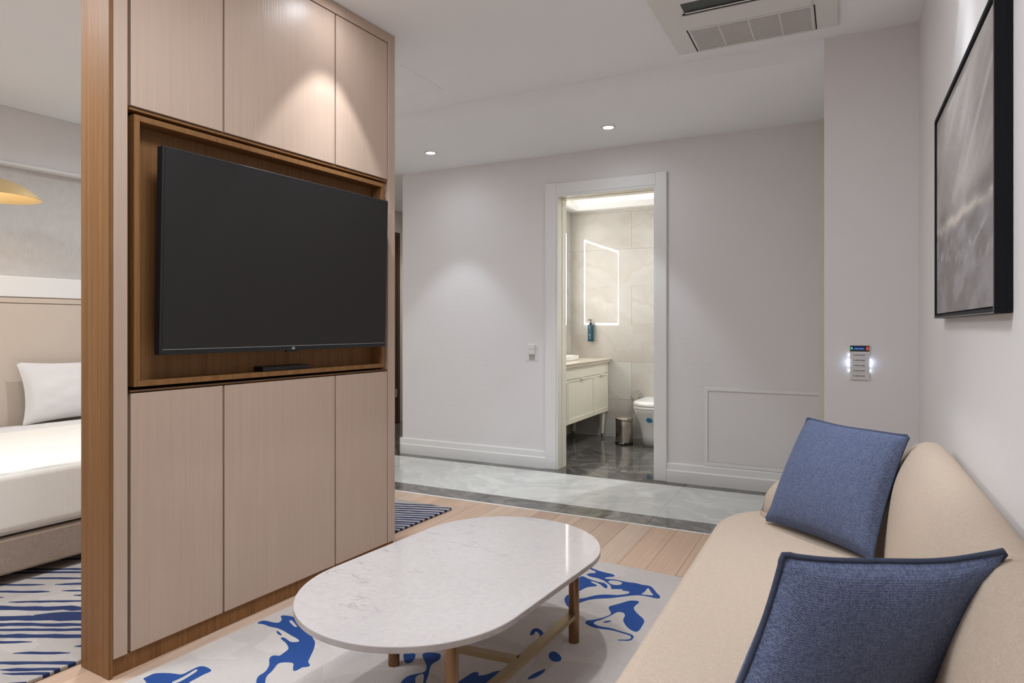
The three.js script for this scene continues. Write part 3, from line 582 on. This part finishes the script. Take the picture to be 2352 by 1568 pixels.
// ------------------------------------------------------------------ the painting
{
  const x1 = XR - 0.002, x0 = 0.3, z0 = -2.856, z1 = -1.786, y0 = 1.21, y1 = 1.938, w = 0.012;
  const g = thing('framed_painting', 'large grey abstract painting in a deep black wooden frame above the sofa', 'painting', [(x0 + x1) / 2, y0, (z0 + z1) / 2]);
  const r = (n, a, b, c, d) => box(g, n, mat.blackWood, x0, x1, a, b, c, d, 0.001);
  r('frame_rail', y0, y0 + w, z0, z1); r('frame_rail', y1 - w, y1, z0, z1); r('frame_stile', y0 + w, y1 - w, z0, z0 + w); r('frame_stile', y0 + w, y1 - w, z1 - w, z1);
  const lip = (a, b, c, d) => box(g, 'frame_lip', mat.frameEdge, x0 - 0.0015, x0, a, b, c, d, 0);
  lip(y0, y0 + 0.003, z0, z1); lip(y0 + 0.003, y1, z1 - 0.003, z1);
  const t = canvasTex(1024, 704, (c, w2, h2) => {
    const im = c.createImageData(w2, h2), cv = (x) => Math.max(0, Math.min(255, x));
    for (let y = 0; y < h2; y++) for (let x = 0; x < w2; x++) {
      const u = x / w2, v = y / h2;                       // u = 0 at the far end of the wall
const hor = 0.575 + 0.03 * u + 0.03 * (N2.fbm(u * 9, 3, 3, 64, 64) - 0.5), d = v - hor;
      const al = v + 0.683 * u, st = N1.fbm(al * 3.2 + 2, (u - v) * 1.4 + 8, 3, 64, 64), s2 = N2.fbm(al * 12, (u - v) * 2 + 8, 3, 64, 64), fine = N3.fbm(u * 40, v * 40, 3, 64, 64), can = N2.n(u * 500, v * 340, 256, 256);
      let a = mix3([152, 145, 142], [186, 179, 175], sm(0.3, 0.7, 0.7 * st + 0.3 * s2));
      const ray = Math.exp(-(((al - 0.822) / 0.022) ** 2)) * sm(0.5, 0.3, v) * sm(0.0, 0.2, v); a = mix3(a, [208, 202, 198], 0.5 * ray);
      if (u < 0.25) a = mix3(a, [190, 170, 156], 0.3 * (1 - u / 0.25) * sm(0.4, 0.7, N3.fbm(u * 8, v * 5, 2, 64, 64)));
      const below = mix3([128, 121, 119], [152, 146, 148], sm(0.3, 0.7, N3.fbm(u * 7 + v * 3, v * 9, 4, 64, 64)));
      let col = mix3(a, below, sm(-0.02, 0.06, d));
      const dk = Math.exp(-(((d + 0.045) / 0.045) ** 2)); col = mix3(col, [116, 109, 107], 0.6 * dk * N2.fbm(u * 7, v * 7, 2, 64, 64) * 1.4);
      const foam = Math.exp(-(((d - 0.004) / 0.022) ** 2)) * (0.35 + 0.65 * sm(0.35, 0.6, N1.fbm(u * 9, v * 26, 4, 64, 64))); col = mix3(col, [206, 194, 183], Math.min(1, foam * 0.85));
      const spr = sm(0.56, 0.76, N3.fbm(u * 16, v * 22 + u * 9, 4, 64, 64)) * sm(0.03, 0.1, d) * sm(0.24, 0.14, d); col = mix3(col, [184, 184, 192], 0.6 * spr);
      const g2 = (fine - 0.5) * 12 + (can - 0.5) * 8, i = (y * w2 + x) * 4;
      im.data[i] = cv(col[0] + g2); im.data[i + 1] = cv(col[1] + g2); im.data[i + 2] = cv(col[2] + g2); im.data[i + 3] = 255;
    }
    c.putImageData(im, 0, 0);
  });
  const cw = z1 - z0 - 2 * w - 0.01, ch = y1 - y0 - 2 * w - 0.01, geo = new THREE.BoxGeometry(0.018, ch, cw), p = geo.attributes.position, uv = new Float32Array(p.count * 2);
  for (let i = 0; i < p.count; i++) { uv[2 * i] = p.getZ(i) / cw + 0.5; uv[2 * i + 1] = p.getY(i) / ch + 0.5; }
  geo.setAttribute('uv', new THREE.BufferAttribute(uv, 2));
  add(g, 'canvas', geo, M({ map: t, roughness: 0.75 }), new THREE.Vector3(x0 + 0.006 + 0.009, (y0 + y1) / 2, (z0 + z1) / 2));
  box(g, 'backing', mat.black, x0 + 0.024, x1, y0 + w, y1 - w, z0 + w, z1 - w, 0);
}

// ------------------------------------------------------------------ wall fittings
{
  const g = thing('room_control_panel', 'slim white room control panel with a small lit display and side lights on the wall by the sofa', 'control panel', [0.075, 0.907, ZB]);
  const x0 = 0.03, x1 = 0.12, y0 = 0.907, y1 = 1.085, z = ZB;
  box(g, 'body', mat.whitePlastic, x0, x1, y0, y1, z, z + 0.012, 0.002);
  const t = canvasTex(256, 96, (c) => {
    c.fillStyle = '#05070c'; c.fillRect(0, 0, 256, 96); c.fillStyle = '#0a1c66'; c.fillRect(44, 22, 150, 40); c.fillStyle = '#0c4a52'; c.fillRect(44, 58, 150, 16);
    c.fillStyle = '#86a8f4'; for (let i = 0; i < 9; i++) c.fillRect(56 + i * 15, 44, 4 + (i * 7) % 9, 9); c.fillStyle = '#3f9a82'; c.fillRect(6, 24, 30, 42); c.fillStyle = '#9c4136'; c.fillRect(212, 16, 40, 62);
  });
  add(g, 'display', new THREE.BoxGeometry(0.088, 0.03, 0.0012), new THREE.MeshStandardMaterial({ map: t, emissive: 0xffffff, emissiveMap: t, emissiveIntensity: 0.5, roughness: 0.2 }), new THREE.Vector3(0.075, 1.0675, z + 0.0125));
  const k = canvasTex(128, 24, (c) => { c.fillStyle = '#d8d5d2'; c.fillRect(0, 0, 128, 24); c.fillStyle = '#5c5652'; for (let i = 0; i < 9; i++) c.fillRect(18 + i * 10, 9 + (i % 2), 5 + (i * 5) % 4, 6); });
  const km = M({ map: k, roughness: 0.4 });
  for (let i = 0; i < 5; i++) add(g, 'key', new RoundedBoxGeometry(0.078, 0.024, 0.003, 2, 0.001), km, new THREE.Vector3(0.075, 1.034 - i * 0.0268, z + 0.0125));
  const led = glow(0xdfe8ff, 6);
  for (let i = 0; i < 4; i++) add(g, 'side_light', new THREE.SphereGeometry(0.0035, 12, 8), led, new THREE.Vector3(x0 - 0.002, 1.034 - i * 0.0268, z + 0.006));
  for (let i = 1; i < 4; i++) add(g, 'side_light', new THREE.SphereGeometry(0.0035, 12, 8), led, new THREE.Vector3(x1 + 0.002, 1.034 - i * 0.0268, z + 0.006));
  for (const [x, cd] of [[-0.054, 0.0016], [0.054, 0.0013]]) { const l = new THREE.PointLight(0xbcd4ff, cd, 0, 2); l.position.set(x, 0.088, 0.012); l.castShadow = true; g.add(l); }
}
{
  const g = thing('light_switch', 'white double light switch with a grey card in its plate left of the bathroom door', 'switch', [-2.338, 0.895, ZW]);
  box(g, 'plate', mat.paint, -2.391, -2.286, 0.895, 1.036, ZW, ZW + 0.004, 0.001);
  box(g, 'frame', mat.whitePlastic, -2.378, -2.306, 0.945, 1.03, ZW + 0.004, ZW + 0.014, 0.003);
  box(g, 'rocker', mat.whitePlastic, -2.368, -2.316, 0.99, 1.02, ZW + 0.014, ZW + 0.018, 0.002);
  box(g, 'rocker', mat.whitePlastic, -2.368, -2.316, 0.953, 0.983, ZW + 0.014, ZW + 0.018, 0.002);
  box(g, 'key_card', mat.greyPlastic, -2.367, -2.315, 0.9, 0.944, ZW + 0.004, ZW + 0.007, 0.001);
}
{ const g = thing('wall_hook', 'tiny metal hook on the wall beside the room control panel', 'hook', [0.251, 0.857, ZB]); const t = new THREE.TorusGeometry(0.006, 0.0013, 8, 20, Math.PI); t.rotateX(Math.PI); t.rotateZ(0.4); add(g, 'hook', t, mat.trim, new THREE.Vector3(0.251, 0.857, ZB + 0.002)); }

// ------------------------------------------------------------------ ceiling air conditioner and hatch
{
  const y = CEIL, g = thing('ceiling_air_conditioner', 'white one way cassette air conditioner with a grille set in the ceiling', 'air conditioner', [-0.41, y - 0.02, -3.2]);
  box(g, 'outer_panel', mat.whitePlastic, -0.815, -0.02, y - 0.016, y, -3.655, -2.7, 0.006);
  box(g, 'front_panel', mat.whitePlastic, -0.703, -0.128, y - 0.024, y - 0.016, -3.345, -3.19, 0.003);
  box(g, 'rear_panel', mat.whitePlastic, -0.703, -0.128, y - 0.024, y - 0.016, -3.06, -2.76, 0.003);
  box(g, 'side_gap', mat.darkGap, -0.712, -0.706, y - 0.0175, y - 0.0155, -3.64, -3.36, 0);
  box(g, 'side_gap', mat.darkGap, -0.124, -0.118, y - 0.0175, y - 0.0155, -3.64, -3.36, 0);
  box(g, 'outlet', mat.louvreDark, -0.68, -0.14, y - 0.018, y - 0.0155, -3.175, -3.07, 0);
  box(g, 'outlet_edge', mat.darkGap, -0.69, -0.135, y - 0.021, y - 0.0155, -3.185, -3.175, 0.001);
  const lv = box(g, 'louvre', mat.whitePlastic, -0.675, -0.14, y - 0.026, y - 0.02, -3.168, -3.155, 0.002); lv.rotation.x = 0.5;
  const gr = box(g, 'grille', mat.whitePlastic, -0.703, -0.128, y - 0.018, y - 0.0155, -3.64, -3.35, 0.001);
  for (const [a, b] of [[-0.7, -0.128]]) { box(gr, 'grille_rim', mat.whitePlastic, a, b, y - 0.024, y - 0.016, -3.362, -3.35, 0.001); box(gr, 'grille_rim', mat.whitePlastic, a, b, y - 0.024, y - 0.016, -3.64, -3.628, 0.001); }
  for (let i = 0; i < 5; i++) { const x = -0.697 + i * 0.1405; box(gr, 'grille_bar', mat.whitePlastic, x - 0.003, x + 0.003, y - 0.02, y - 0.016, -3.628, -3.362, 0.001); }
  for (let i = 0; i < 20; i++) { const z = -3.62 + i * 0.0133; box(gr, 'grille_slat', mat.slat, -0.697, -0.135, y - 0.0195, y - 0.018, z - 0.003, z + 0.003, 0); }
}
{
  const y = CEIL, g = thing('ceiling_hatch', 'thin framed white hatch set flush in the ceiling near the television cabinet', 'hatch', [-2.5, y - 0.003, -3.3]);
  box(g, 'hatch_panel', mat.ceilingPaint, -2.72, -2.294, y - 0.002, y, -3.51, -3.1, 0);
  box(g, 'hatch_frame', mat.ceilingPaint, -2.72, -2.288, y - 0.004, y, -3.516, -3.51, 0);
  box(g, 'hatch_frame', mat.ceilingPaint, -2.294, -2.288, y - 0.004, y, -3.51, -3.1, 0);
}

// ------------------------------------------------------------------ bedroom
{
  const wb = (g, name, m, n0, n1, y0, y1, s0, s1, r = 0.004) => box(g, name, m, n0, n1, y0, y1, -s1, -s0, r);
  const hb = thing('headboard', 'wide beige padded headboard with a white ledge on top behind the bed', 'headboard', [-5.33, 0, -2.1], 'cab');
  wb(hb, 'panel', mat.headboard, -5.36, -5.30, 0.2, 1.343, 0.4, 3.9, 0.006);
  wb(hb, 'metal_line', mat.bronze, -5.36, -5.302, 1.343, 1.347, 0.4, 3.9, 0);
  wb(hb, 'top_strip', mat.headboard, -5.36, -5.298, 1.347, 1.383, 0.4, 3.9, 0.002);
  wb(hb, 'metal_line', mat.bronze, -5.36, -5.302, 1.383, 1.387, 0.4, 3.9, 0);
  wb(hb, 'ledge', mat.trim, -5.36, -5.30, 1.387, 1.533, 0.4, 3.9, 0.008);
  const bed = thing('bed', 'wide bed with a taupe upholstered base and white bedding', 'bed', [-4.35, 0, -2.05], 'cab');
  wb(bed, 'base', mat.linen, -5.28, -3.455, 0.06, 0.225, 1.12, 3.02, 0.015);
  for (const n of [-5.1, -3.65]) for (const s of [1.3, 2.84]) cylAt(bed, 'leg', mat.darkWood, 0.03, 0.025, 0.046, n, 0.037, -s, 16);
  wb(bed, 'mattress', mat.sheet, -5.26, -3.5, 0.226, 0.5, 1.14, 3.0, 0.05);
  // duvet hanging over the foot
  wb(bed, 'duvet', mat.duvet, -4.72, -3.445, 0.232, 0.535, 1.125, 3.015, 0.05);
  wb(bed, 'folded_sheet', mat.sheet, -4.98, -4.70, 0.47, 0.527, 1.13, 3.01, 0.022);
  const pil = (s0, s1, label) => {
    const g = thing('bed_pillow', label, 'pillow', [-5.17, 0.505, -(s0 + s1) / 2], 'cab', 'white pillows against the headboard');
    const N = 24, pos = [], idx = [], uv = []; const w = s1 - s0, h = 0.43, T = 0.085;
    for (const sg of [1, -1]) { const o = pos.length / 3; for (let j = 0; j <= N; j++) for (let i = 0; i <= N; i++) {
      const u = i / N, v = j / N, k = Math.pow(16 * u * (1 - u) * v * (1 - v), 0.42), e = 0.05;
      const uu = u + (1 - 2 * u) * e * 4 * v * (1 - v), vv = v + (1 - 2 * v) * e * 4 * u * (1 - u);
      const lean = (vv) * 0.10, wr = 0.03 * (N2.fbm(u * 5, v * 5, 3, 64, 64) - 0.5) * k, low = 0.55 + 0.45 * Math.sin(Math.PI * Math.min(1, (1 - vv) * 1.4) / 2);
      pos.push(0.04 - lean + sg * (T * k * low + wr), vv * h, (uu - 0.5) * w); uv.push(u, v); }
      for (let j = 0; j < N; j++) for (let i = 0; i < N; i++) { const q = o + j * (N + 1) + i, r = q + 1, s = q + N + 1, t = s + 1; sg > 0 ? idx.push(q, s, r, r, s, t) : idx.push(q, r, s, r, t, s); } }
    const geo = new THREE.BufferGeometry(); geo.setAttribute('position', new THREE.Float32BufferAttribute(pos, 3)); geo.setAttribute('uv', new THREE.Float32BufferAttribute(uv, 2)); geo.setIndex(idx); geo.computeVertexNormals();
    add(g, 'pillowcase', geo, mat.sheet);
  };
  pil(2.15, 2.85, 'white bed pillow propped against the beige headboard');
  const pc = [-4.7, 1.963, -1.83], pd = thing('pendant_lamp', 'shallow brass dome pendant lamp hanging over the bed', 'lamp', pc, 'cab');
  const o = og(pd);
  lathe(pd, 'shade', mat.brass, [[0.23, 0], [0.2, 0.03], [0.15, 0.07], [0.09, 0.1], [0.03, 0.116], [0.012, 0.118], [0.012, 0.114], [0.03, 0.111], [0.09, 0.095], [0.15, 0.065], [0.2, 0.025], [0.228, -0.002], [0.23, 0]], o.x, o.y, o.z, 64);
  cylAt(pd, 'cord', mat.black, 0.003, 0.003, CEIL - o.y - 0.118, o.x, (CEIL + o.y + 0.118) / 2, o.z, 10);
  add(pd, 'bulb', new THREE.SphereGeometry(0.03, 20, 14), glow(0xffe6c0, 6), new THREE.Vector3(o.x, o.y + 0.06, o.z));
  const l = new THREE.PointLight(0xfff0d8, 0.16, 0, 2); l.position.set(0, 0.06, 0); l.castShadow = true; l.shadow.radius = 1.4; pd.add(l);
}

// ------------------------------------------------------------------ bathroom
{
  const XL = -2.68, XQ = -0.55, ZF = -6.74, ZN = -5.14, YC = 2.64;
  struct('ceiling_bathroom', mat.ceilingPaint, XL - 0.15, XQ + 0.1, YC, YC + 0.12, ZF - 0.15, ZN);
  struct('wall_bathroom', mat.paint, XL, XQ, SOFFIT, YC + 0.1, ZN, ZN + 0.02);
  const wall = (name, x0, x1, z0, z1) => struct(name, mat.wallGrout, x0, x1, 0, YC, z0, z1);
  const far = wall('wall_bathroom', XL - 0.15, XQ + 0.1, ZF - 0.15, ZF - 0.012), left = wall('wall_bathroom', XL - 0.15, XL - 0.012, ZF - 0.012, ZN), right = wall('wall_bathroom', XQ + 0.012, XQ + 0.15, ZF - 0.012, ZN);
  const ys = [0, 0.405, 0.805, 1.205, 1.605, 2.005, 2.405, YC];
  for (let j = 0; j + 1 < ys.length; j++) {
    const cut = j % 2 ? [XL, -2.0, -0.8, XQ] : [XL, -1.4, XQ];
    for (let i = 0; i + 1 < cut.length; i++) { const c = new THREE.Vector3((cut[i] + cut[i + 1]) / 2, (ys[j] + ys[j + 1]) / 2, ZF - 0.006); add(far, 'tile', boxGeo(cut[i + 1] - cut[i] - 0.0015, ys[j + 1] - ys[j] - 0.0015, 0.012, 0, new THREE.Vector3(c.x + j * 0.53, c.y + i * 0.4, 0)), mat.marbleWall, c); }
    const zc = [ZF, -5.9, ZN];
    for (let i = 0; i < 2; i++) {
      const c = new THREE.Vector3(XL - 0.006, (ys[j] + ys[j + 1]) / 2, (zc[i] + zc[i + 1]) / 2), gg = boxGeo(0.012, ys[j + 1] - ys[j] - 0.0015, zc[i + 1] - zc[i] - 0.0015, 0, c);
      add(left, 'tile', gg, mat.marbleWall, c); add(right, 'tile', gg, mat.marbleWall, c.clone().setX(XQ + 0.006));
    }
  }
  // cornice with a hidden light strip
  struct('trim_cornice', mat.trim, XL, XQ, 2.435, 2.46, ZF, ZF + 0.1, 0.004); struct('trim_cornice', mat.trim, XL, XQ, 2.46, 2.5, ZF + 0.075, ZF + 0.093, 0.003);
  struct('trim_cornice', mat.trim, XL, XL + 0.1, 2.435, 2.46, ZF + 0.1, ZN, 0.004); struct('trim_cornice', mat.trim, XL + 0.075, XL + 0.093, 2.46, 2.5, ZF + 0.093, ZN, 0.003);
  const cove = (x0, x1, z0, z1, label) => {
    const g = thing('cove_light', label, 'light strip', [(x0 + x1) / 2, 2.461, (z0 + z1) / 2]);
    box(g, 'strip', glow(0xfdfcf8, 8), x0, x1, 2.4605, 2.468, z0, z1, 0);
    const l = new THREE.RectAreaLight(0xfdfcf8, 4, x1 - x0, z1 - z0); l.position.set(0, 0.012, 0); l.rotation.x = Math.PI / 2; g.add(l);
  };
  cove(XL + 0.1, XQ - 0.05, ZF + 0.02, ZF + 0.05, 'white light strip hidden on the cornice of the far bathroom wall');
  cove(XL + 0.02, XL + 0.05, ZF + 0.1, ZN - 0.1, 'white light strip hidden on the cornice above the bathroom mirror');
  downlight(LAMP.unseenBath, -0.95, YC, -6.0, 'unseen recessed downlight in the bathroom ceiling');

  // vanity
  const v = thing('bathroom_vanity', 'cream vanity cabinet on tapered legs with a pale stone top in the bathroom', 'vanity', [-2.45, 0, -6.0]);
  const vx = -2.255, z0 = -6.735, z1 = -5.3;
  box(v, 'body', mat.cabinetCream, XL + 0.002, vx - 0.02, 0.275, 0.8, z0, z1, 0.002);
  box(v, 'apron', mat.cabinetCream, vx - 0.02, vx, 0.69, 0.8, z0, z1, 0.002);
  for (const [a, b] of [[z0, -6.285], [-6.28, -5.585], [-5.58, z1]]) {
    const d = box(v, 'door', mat.cabinetCream, vx - 0.02, vx - 0.006, 0.277, 0.685, a + 0.002, b - 0.002, 0.001), w = 0.045;
    box(d, 'door_frame', mat.cabinetCream, vx - 0.006, vx, 0.277, 0.277 + w, a + 0.002, b - 0.002, 0.001); box(d, 'door_frame', mat.cabinetCream, vx - 0.006, vx, 0.665, 0.685, a + 0.002, b - 0.002, 0.001);
    box(d, 'door_frame', mat.cabinetCream, vx - 0.006, vx, 0.277 + w, 0.665, a + 0.002, a + 0.025, 0.001); box(d, 'door_frame', mat.cabinetCream, vx - 0.006, vx, 0.277 + w, 0.665, b - 0.025, b - 0.002, 0.001);
    box(d, 'handle', mat.cabinetCream, vx, vx + 0.02, 0.676, 0.69, (a + b) / 2 - 0.035, (a + b) / 2 + 0.035, 0.003);
  }
  box(v, 'stone_top', mat.countertop, XL + 0.002, vx + 0.025, 0.802, 0.825, z0, z1 + 0.01, 0.004); box(v, 'stone_top', mat.countertop, XL + 0.002, vx + 0.035, 0.825, 0.842, z0, z1 + 0.015, 0.006);
  for (const [x, z] of [[-2.3, -6.66], [-2.3, -5.37], [-2.62, -5.37], [-2.62, -6.66]]) {
    const leg = add(v, 'leg', new THREE.CylinderGeometry(0.044, 0.02, 0.235, 4).rotateY(Math.PI / 4), mat.cabinetCream, new THREE.Vector3(x, 0.1575, z));
    cylAt(leg, 'foot_cap', mat.brushedBrass, 0.013, 0.01, 0.04, x, 0.02, z, 12);
  }
  const bs = thing('wash_basin', 'white rectangular basin on the bathroom vanity', 'basin', [-2.53, 0.843, -6.0]);
  box(bs, 'rim', mat.ceramic, -2.66, -2.41, 0.843, 0.89, -6.26, -6.21, 0.006); box(bs, 'rim', mat.ceramic, -2.66, -2.41, 0.843, 0.89, -5.75, -5.7, 0.006);
  box(bs, 'rim', mat.ceramic, -2.44, -2.4, 0.843, 0.89, -6.22, -5.74, 0.006); box(bs, 'rim', mat.ceramic, -2.66, -2.62, 0.843, 0.89, -6.22, -5.74, 0.006); box(bs, 'bowl', mat.ceramic, -2.63, -2.43, 0.8435, 0.855, -6.22, -5.74, 0.002);
  // lit mirror
  const mr = thing('lit_mirror', 'tall mirror with a glowing border above the bathroom vanity', 'mirror', [-2.645, 1.2, -5.8]);
  const mz0 = -6.47, mz1 = -5.2, my0 = 1.2, my1 = 2.17, fr = 0.024;
  box(mr, 'casing', mat.whitePlastic, XL, -2.635, my0, my1, mz0, mz1, 0.002);
  box(mr, 'glass', mat.mirror, -2.635, -2.631, my0 + fr, my1 - fr, mz0 + fr, mz1 - fr, 0);
  const lg = glow(0xfffdf8, 20), lb = (a, b, c, d) => box(mr, 'light_border', lg, -2.635, -2.632, a, b, c, d, 0);
  lb(my0, my0 + fr, mz0, mz1); lb(my1 - fr, my1, mz0, mz1); lb(my0 + fr, my1 - fr, mz0, mz0 + fr); lb(my0 + fr, my1 - fr, mz1 - fr, mz1);
  const rl = new THREE.RectAreaLight(0xfffaf2, 0.5, mz1 - mz0, my1 - my0); rl.position.set(0.02, 0.48, (mz0 + mz1) / 2 + 5.8); rl.rotation.y = -Math.PI / 2; mr.add(rl);
  // dispenser
  const dx = -2.44, dz = ZF + 0.045, ds = thing('soap_dispenser', 'dark teal pump bottle on the tiled wall above the vanity', 'dispenser', [dx, 1.02, dz]);
  lathe(ds, 'bottle', mat.teal, [[0, 0], [0.03, 0], [0.032, 0.004], [0.032, 0.165], [0.028, 0.178], [0.014, 0.186], [0, 0.186]], dx, 1.02, dz, 32);
  lathe(ds, 'pump', mat.black, [[0, 0.186], [0.015, 0.186], [0.015, 0.2], [0.005, 0.204], [0.005, 0.235], [0, 0.235]], dx, 1.02, dz, 20);
  box(ds, 'spout', mat.black, dx - 0.028, dx + 0.008, 1.248, 1.258, dz - 0.007, dz + 0.007, 0.003);
  box(ds, 'wall_clip', mat.chrome, dx - 0.02, dx + 0.02, 1.07, 1.1, ZF, dz - 0.03, 0.002);
  const pt = canvasTex(64, 64, (c) => { c.fillStyle = '#1c4a58'; c.fillRect(0, 0, 64, 64); c.fillStyle = '#9fb8bb'; c.fillRect(14, 12, 36, 4); c.fillRect(20, 22, 24, 3); c.fillRect(18, 40, 28, 3); c.fillRect(22, 48, 20, 3); });
  const lab = new THREE.CylinderGeometry(0.0324, 0.0324, 0.07, 24, 1, true, -0.7, 1.4); add(ds, 'print', lab, M({ map: pt, roughness: 0.4 }), new THREE.Vector3(dx, 1.075, dz));
  // toilet
  const tx = -1.68, to = thing('toilet', 'white toilet with closed lid beside the steel bin in the bathroom', 'toilet', [tx, 0, -6.5]);
  const D = (hw, len, k = 40) => { const p = []; for (let i = 0; i <= k; i++) { const a = Math.PI * i / k; p.push([-hw * Math.cos(a), (len - hw) + hw * 1.05 * Math.sin(a)]); } p.push([hw, 0], [-hw, 0]); return p; };
  const loft = (rows) => { const pos = [], idx = []; rows.forEach(([y, hw, len]) => D(hw, len).forEach(([x, z]) => pos.push(x, y, z))); const k = pos.length / 3 / rows.length; for (let r = 0; r + 1 < rows.length; r++) for (let i = 0; i < k; i++) { const a = r * k + i, b = r * k + (i + 1) % k; idx.push(a, b, a + k, b, b + k, a + k); } const c0 = pos.length / 3; pos.push(0, rows[0][0], rows[0][2] / 2, 0, rows[rows.length - 1][0], rows[rows.length - 1][2] / 2); const o = (rows.length - 1) * k; for (let i = 0; i < k; i++) { idx.push((i + 1) % k, i, c0, o + i, o + (i + 1) % k, c0 + 1); } const g = new THREE.BufferGeometry(); g.setAttribute('position', new THREE.Float32BufferAttribute(pos, 3)); g.setIndex(idx); g.computeVertexNormals(); return g; };
  const tp = new THREE.Vector3(tx, 0, ZF + 0.001);
  add(to, 'bowl', loft([[0.002, 0.12, 0.4], [0.1, 0.122, 0.41], [0.22, 0.14, 0.45], [0.32, 0.175, 0.51], [0.36, 0.185, 0.53], [0.372, 0.185, 0.53]]), mat.ceramic, tp);
  add(to, 'seat', loft([[0.374, 0.187, 0.532], [0.378, 0.19, 0.536], [0.398, 0.19, 0.536], [0.402, 0.187, 0.532]]), mat.ceramic, tp);
  add(to, 'lid', loft([[0.405, 0.188, 0.533], [0.409, 0.191, 0.537], [0.432, 0.19, 0.536], [0.444, 0.178, 0.522], [0.448, 0.15, 0.49]]), mat.ceramic, tp);
  const st = new THREE.CylinderGeometry(0.03, 0.03, 0.002, 28); st.rotateX(Math.PI / 2); st.rotateX(0.56); add(to, 'sticker', st, mat.stickerBlue, new THREE.Vector3(tx + 0.004, 0.272, ZF + 0.4955));
  const vl = thing('wall_valve', 'round chrome valve on the bathroom wall above the toilet lid', 'valve', [-1.94, 0.457, ZF]);
  const fl = new THREE.CylinderGeometry(0.05, 0.055, 0.016, 32); fl.rotateX(Math.PI / 2); add(vl, 'flange', fl, mat.chrome, new THREE.Vector3(-1.94, 0.457, ZF + 0.008));
  const kb = new THREE.CylinderGeometry(0.028, 0.032, 0.05, 24); kb.rotateX(Math.PI / 2); add(vl, 'knob', kb, mat.chrome, new THREE.Vector3(-1.93, 0.45, ZF + 0.04));
  // bin
  const bx = -1.975, bz = -6.4, bn = thing('pedal_bin', 'small round polished steel pedal bin on the dark bathroom floor', 'bin', [bx, 0, bz]);
  lathe(bn, 'base_ring', mat.black, [[0, 0], [0.088, 0], [0.09, 0.004], [0.09, 0.016], [0.086, 0.018], [0, 0.018]], bx, 0, bz, 48);
  lathe(bn, 'body', mat.steel, [[0.084, 0.018], [0.086, 0.02], [0.086, 0.232], [0.084, 0.234], [0, 0.234]], bx, 0, bz, 48);
  lathe(bn, 'lid', mat.steel, [[0.087, 0.236], [0.089, 0.238], [0.089, 0.258], [0.082, 0.266], [0.05, 0.272], [0, 0.274]], bx, 0, bz, 48);
  box(bn, 'pedal', mat.chrome, bx - 0.024, bx + 0.03, 0.01, 0.018, bz + 0.086, bz + 0.112, 0.003);
}

scene.traverse((o) => { if (o.isMesh) { o.castShadow = true; o.receiveShadow = true; } });
renderer.render(scene, camera);
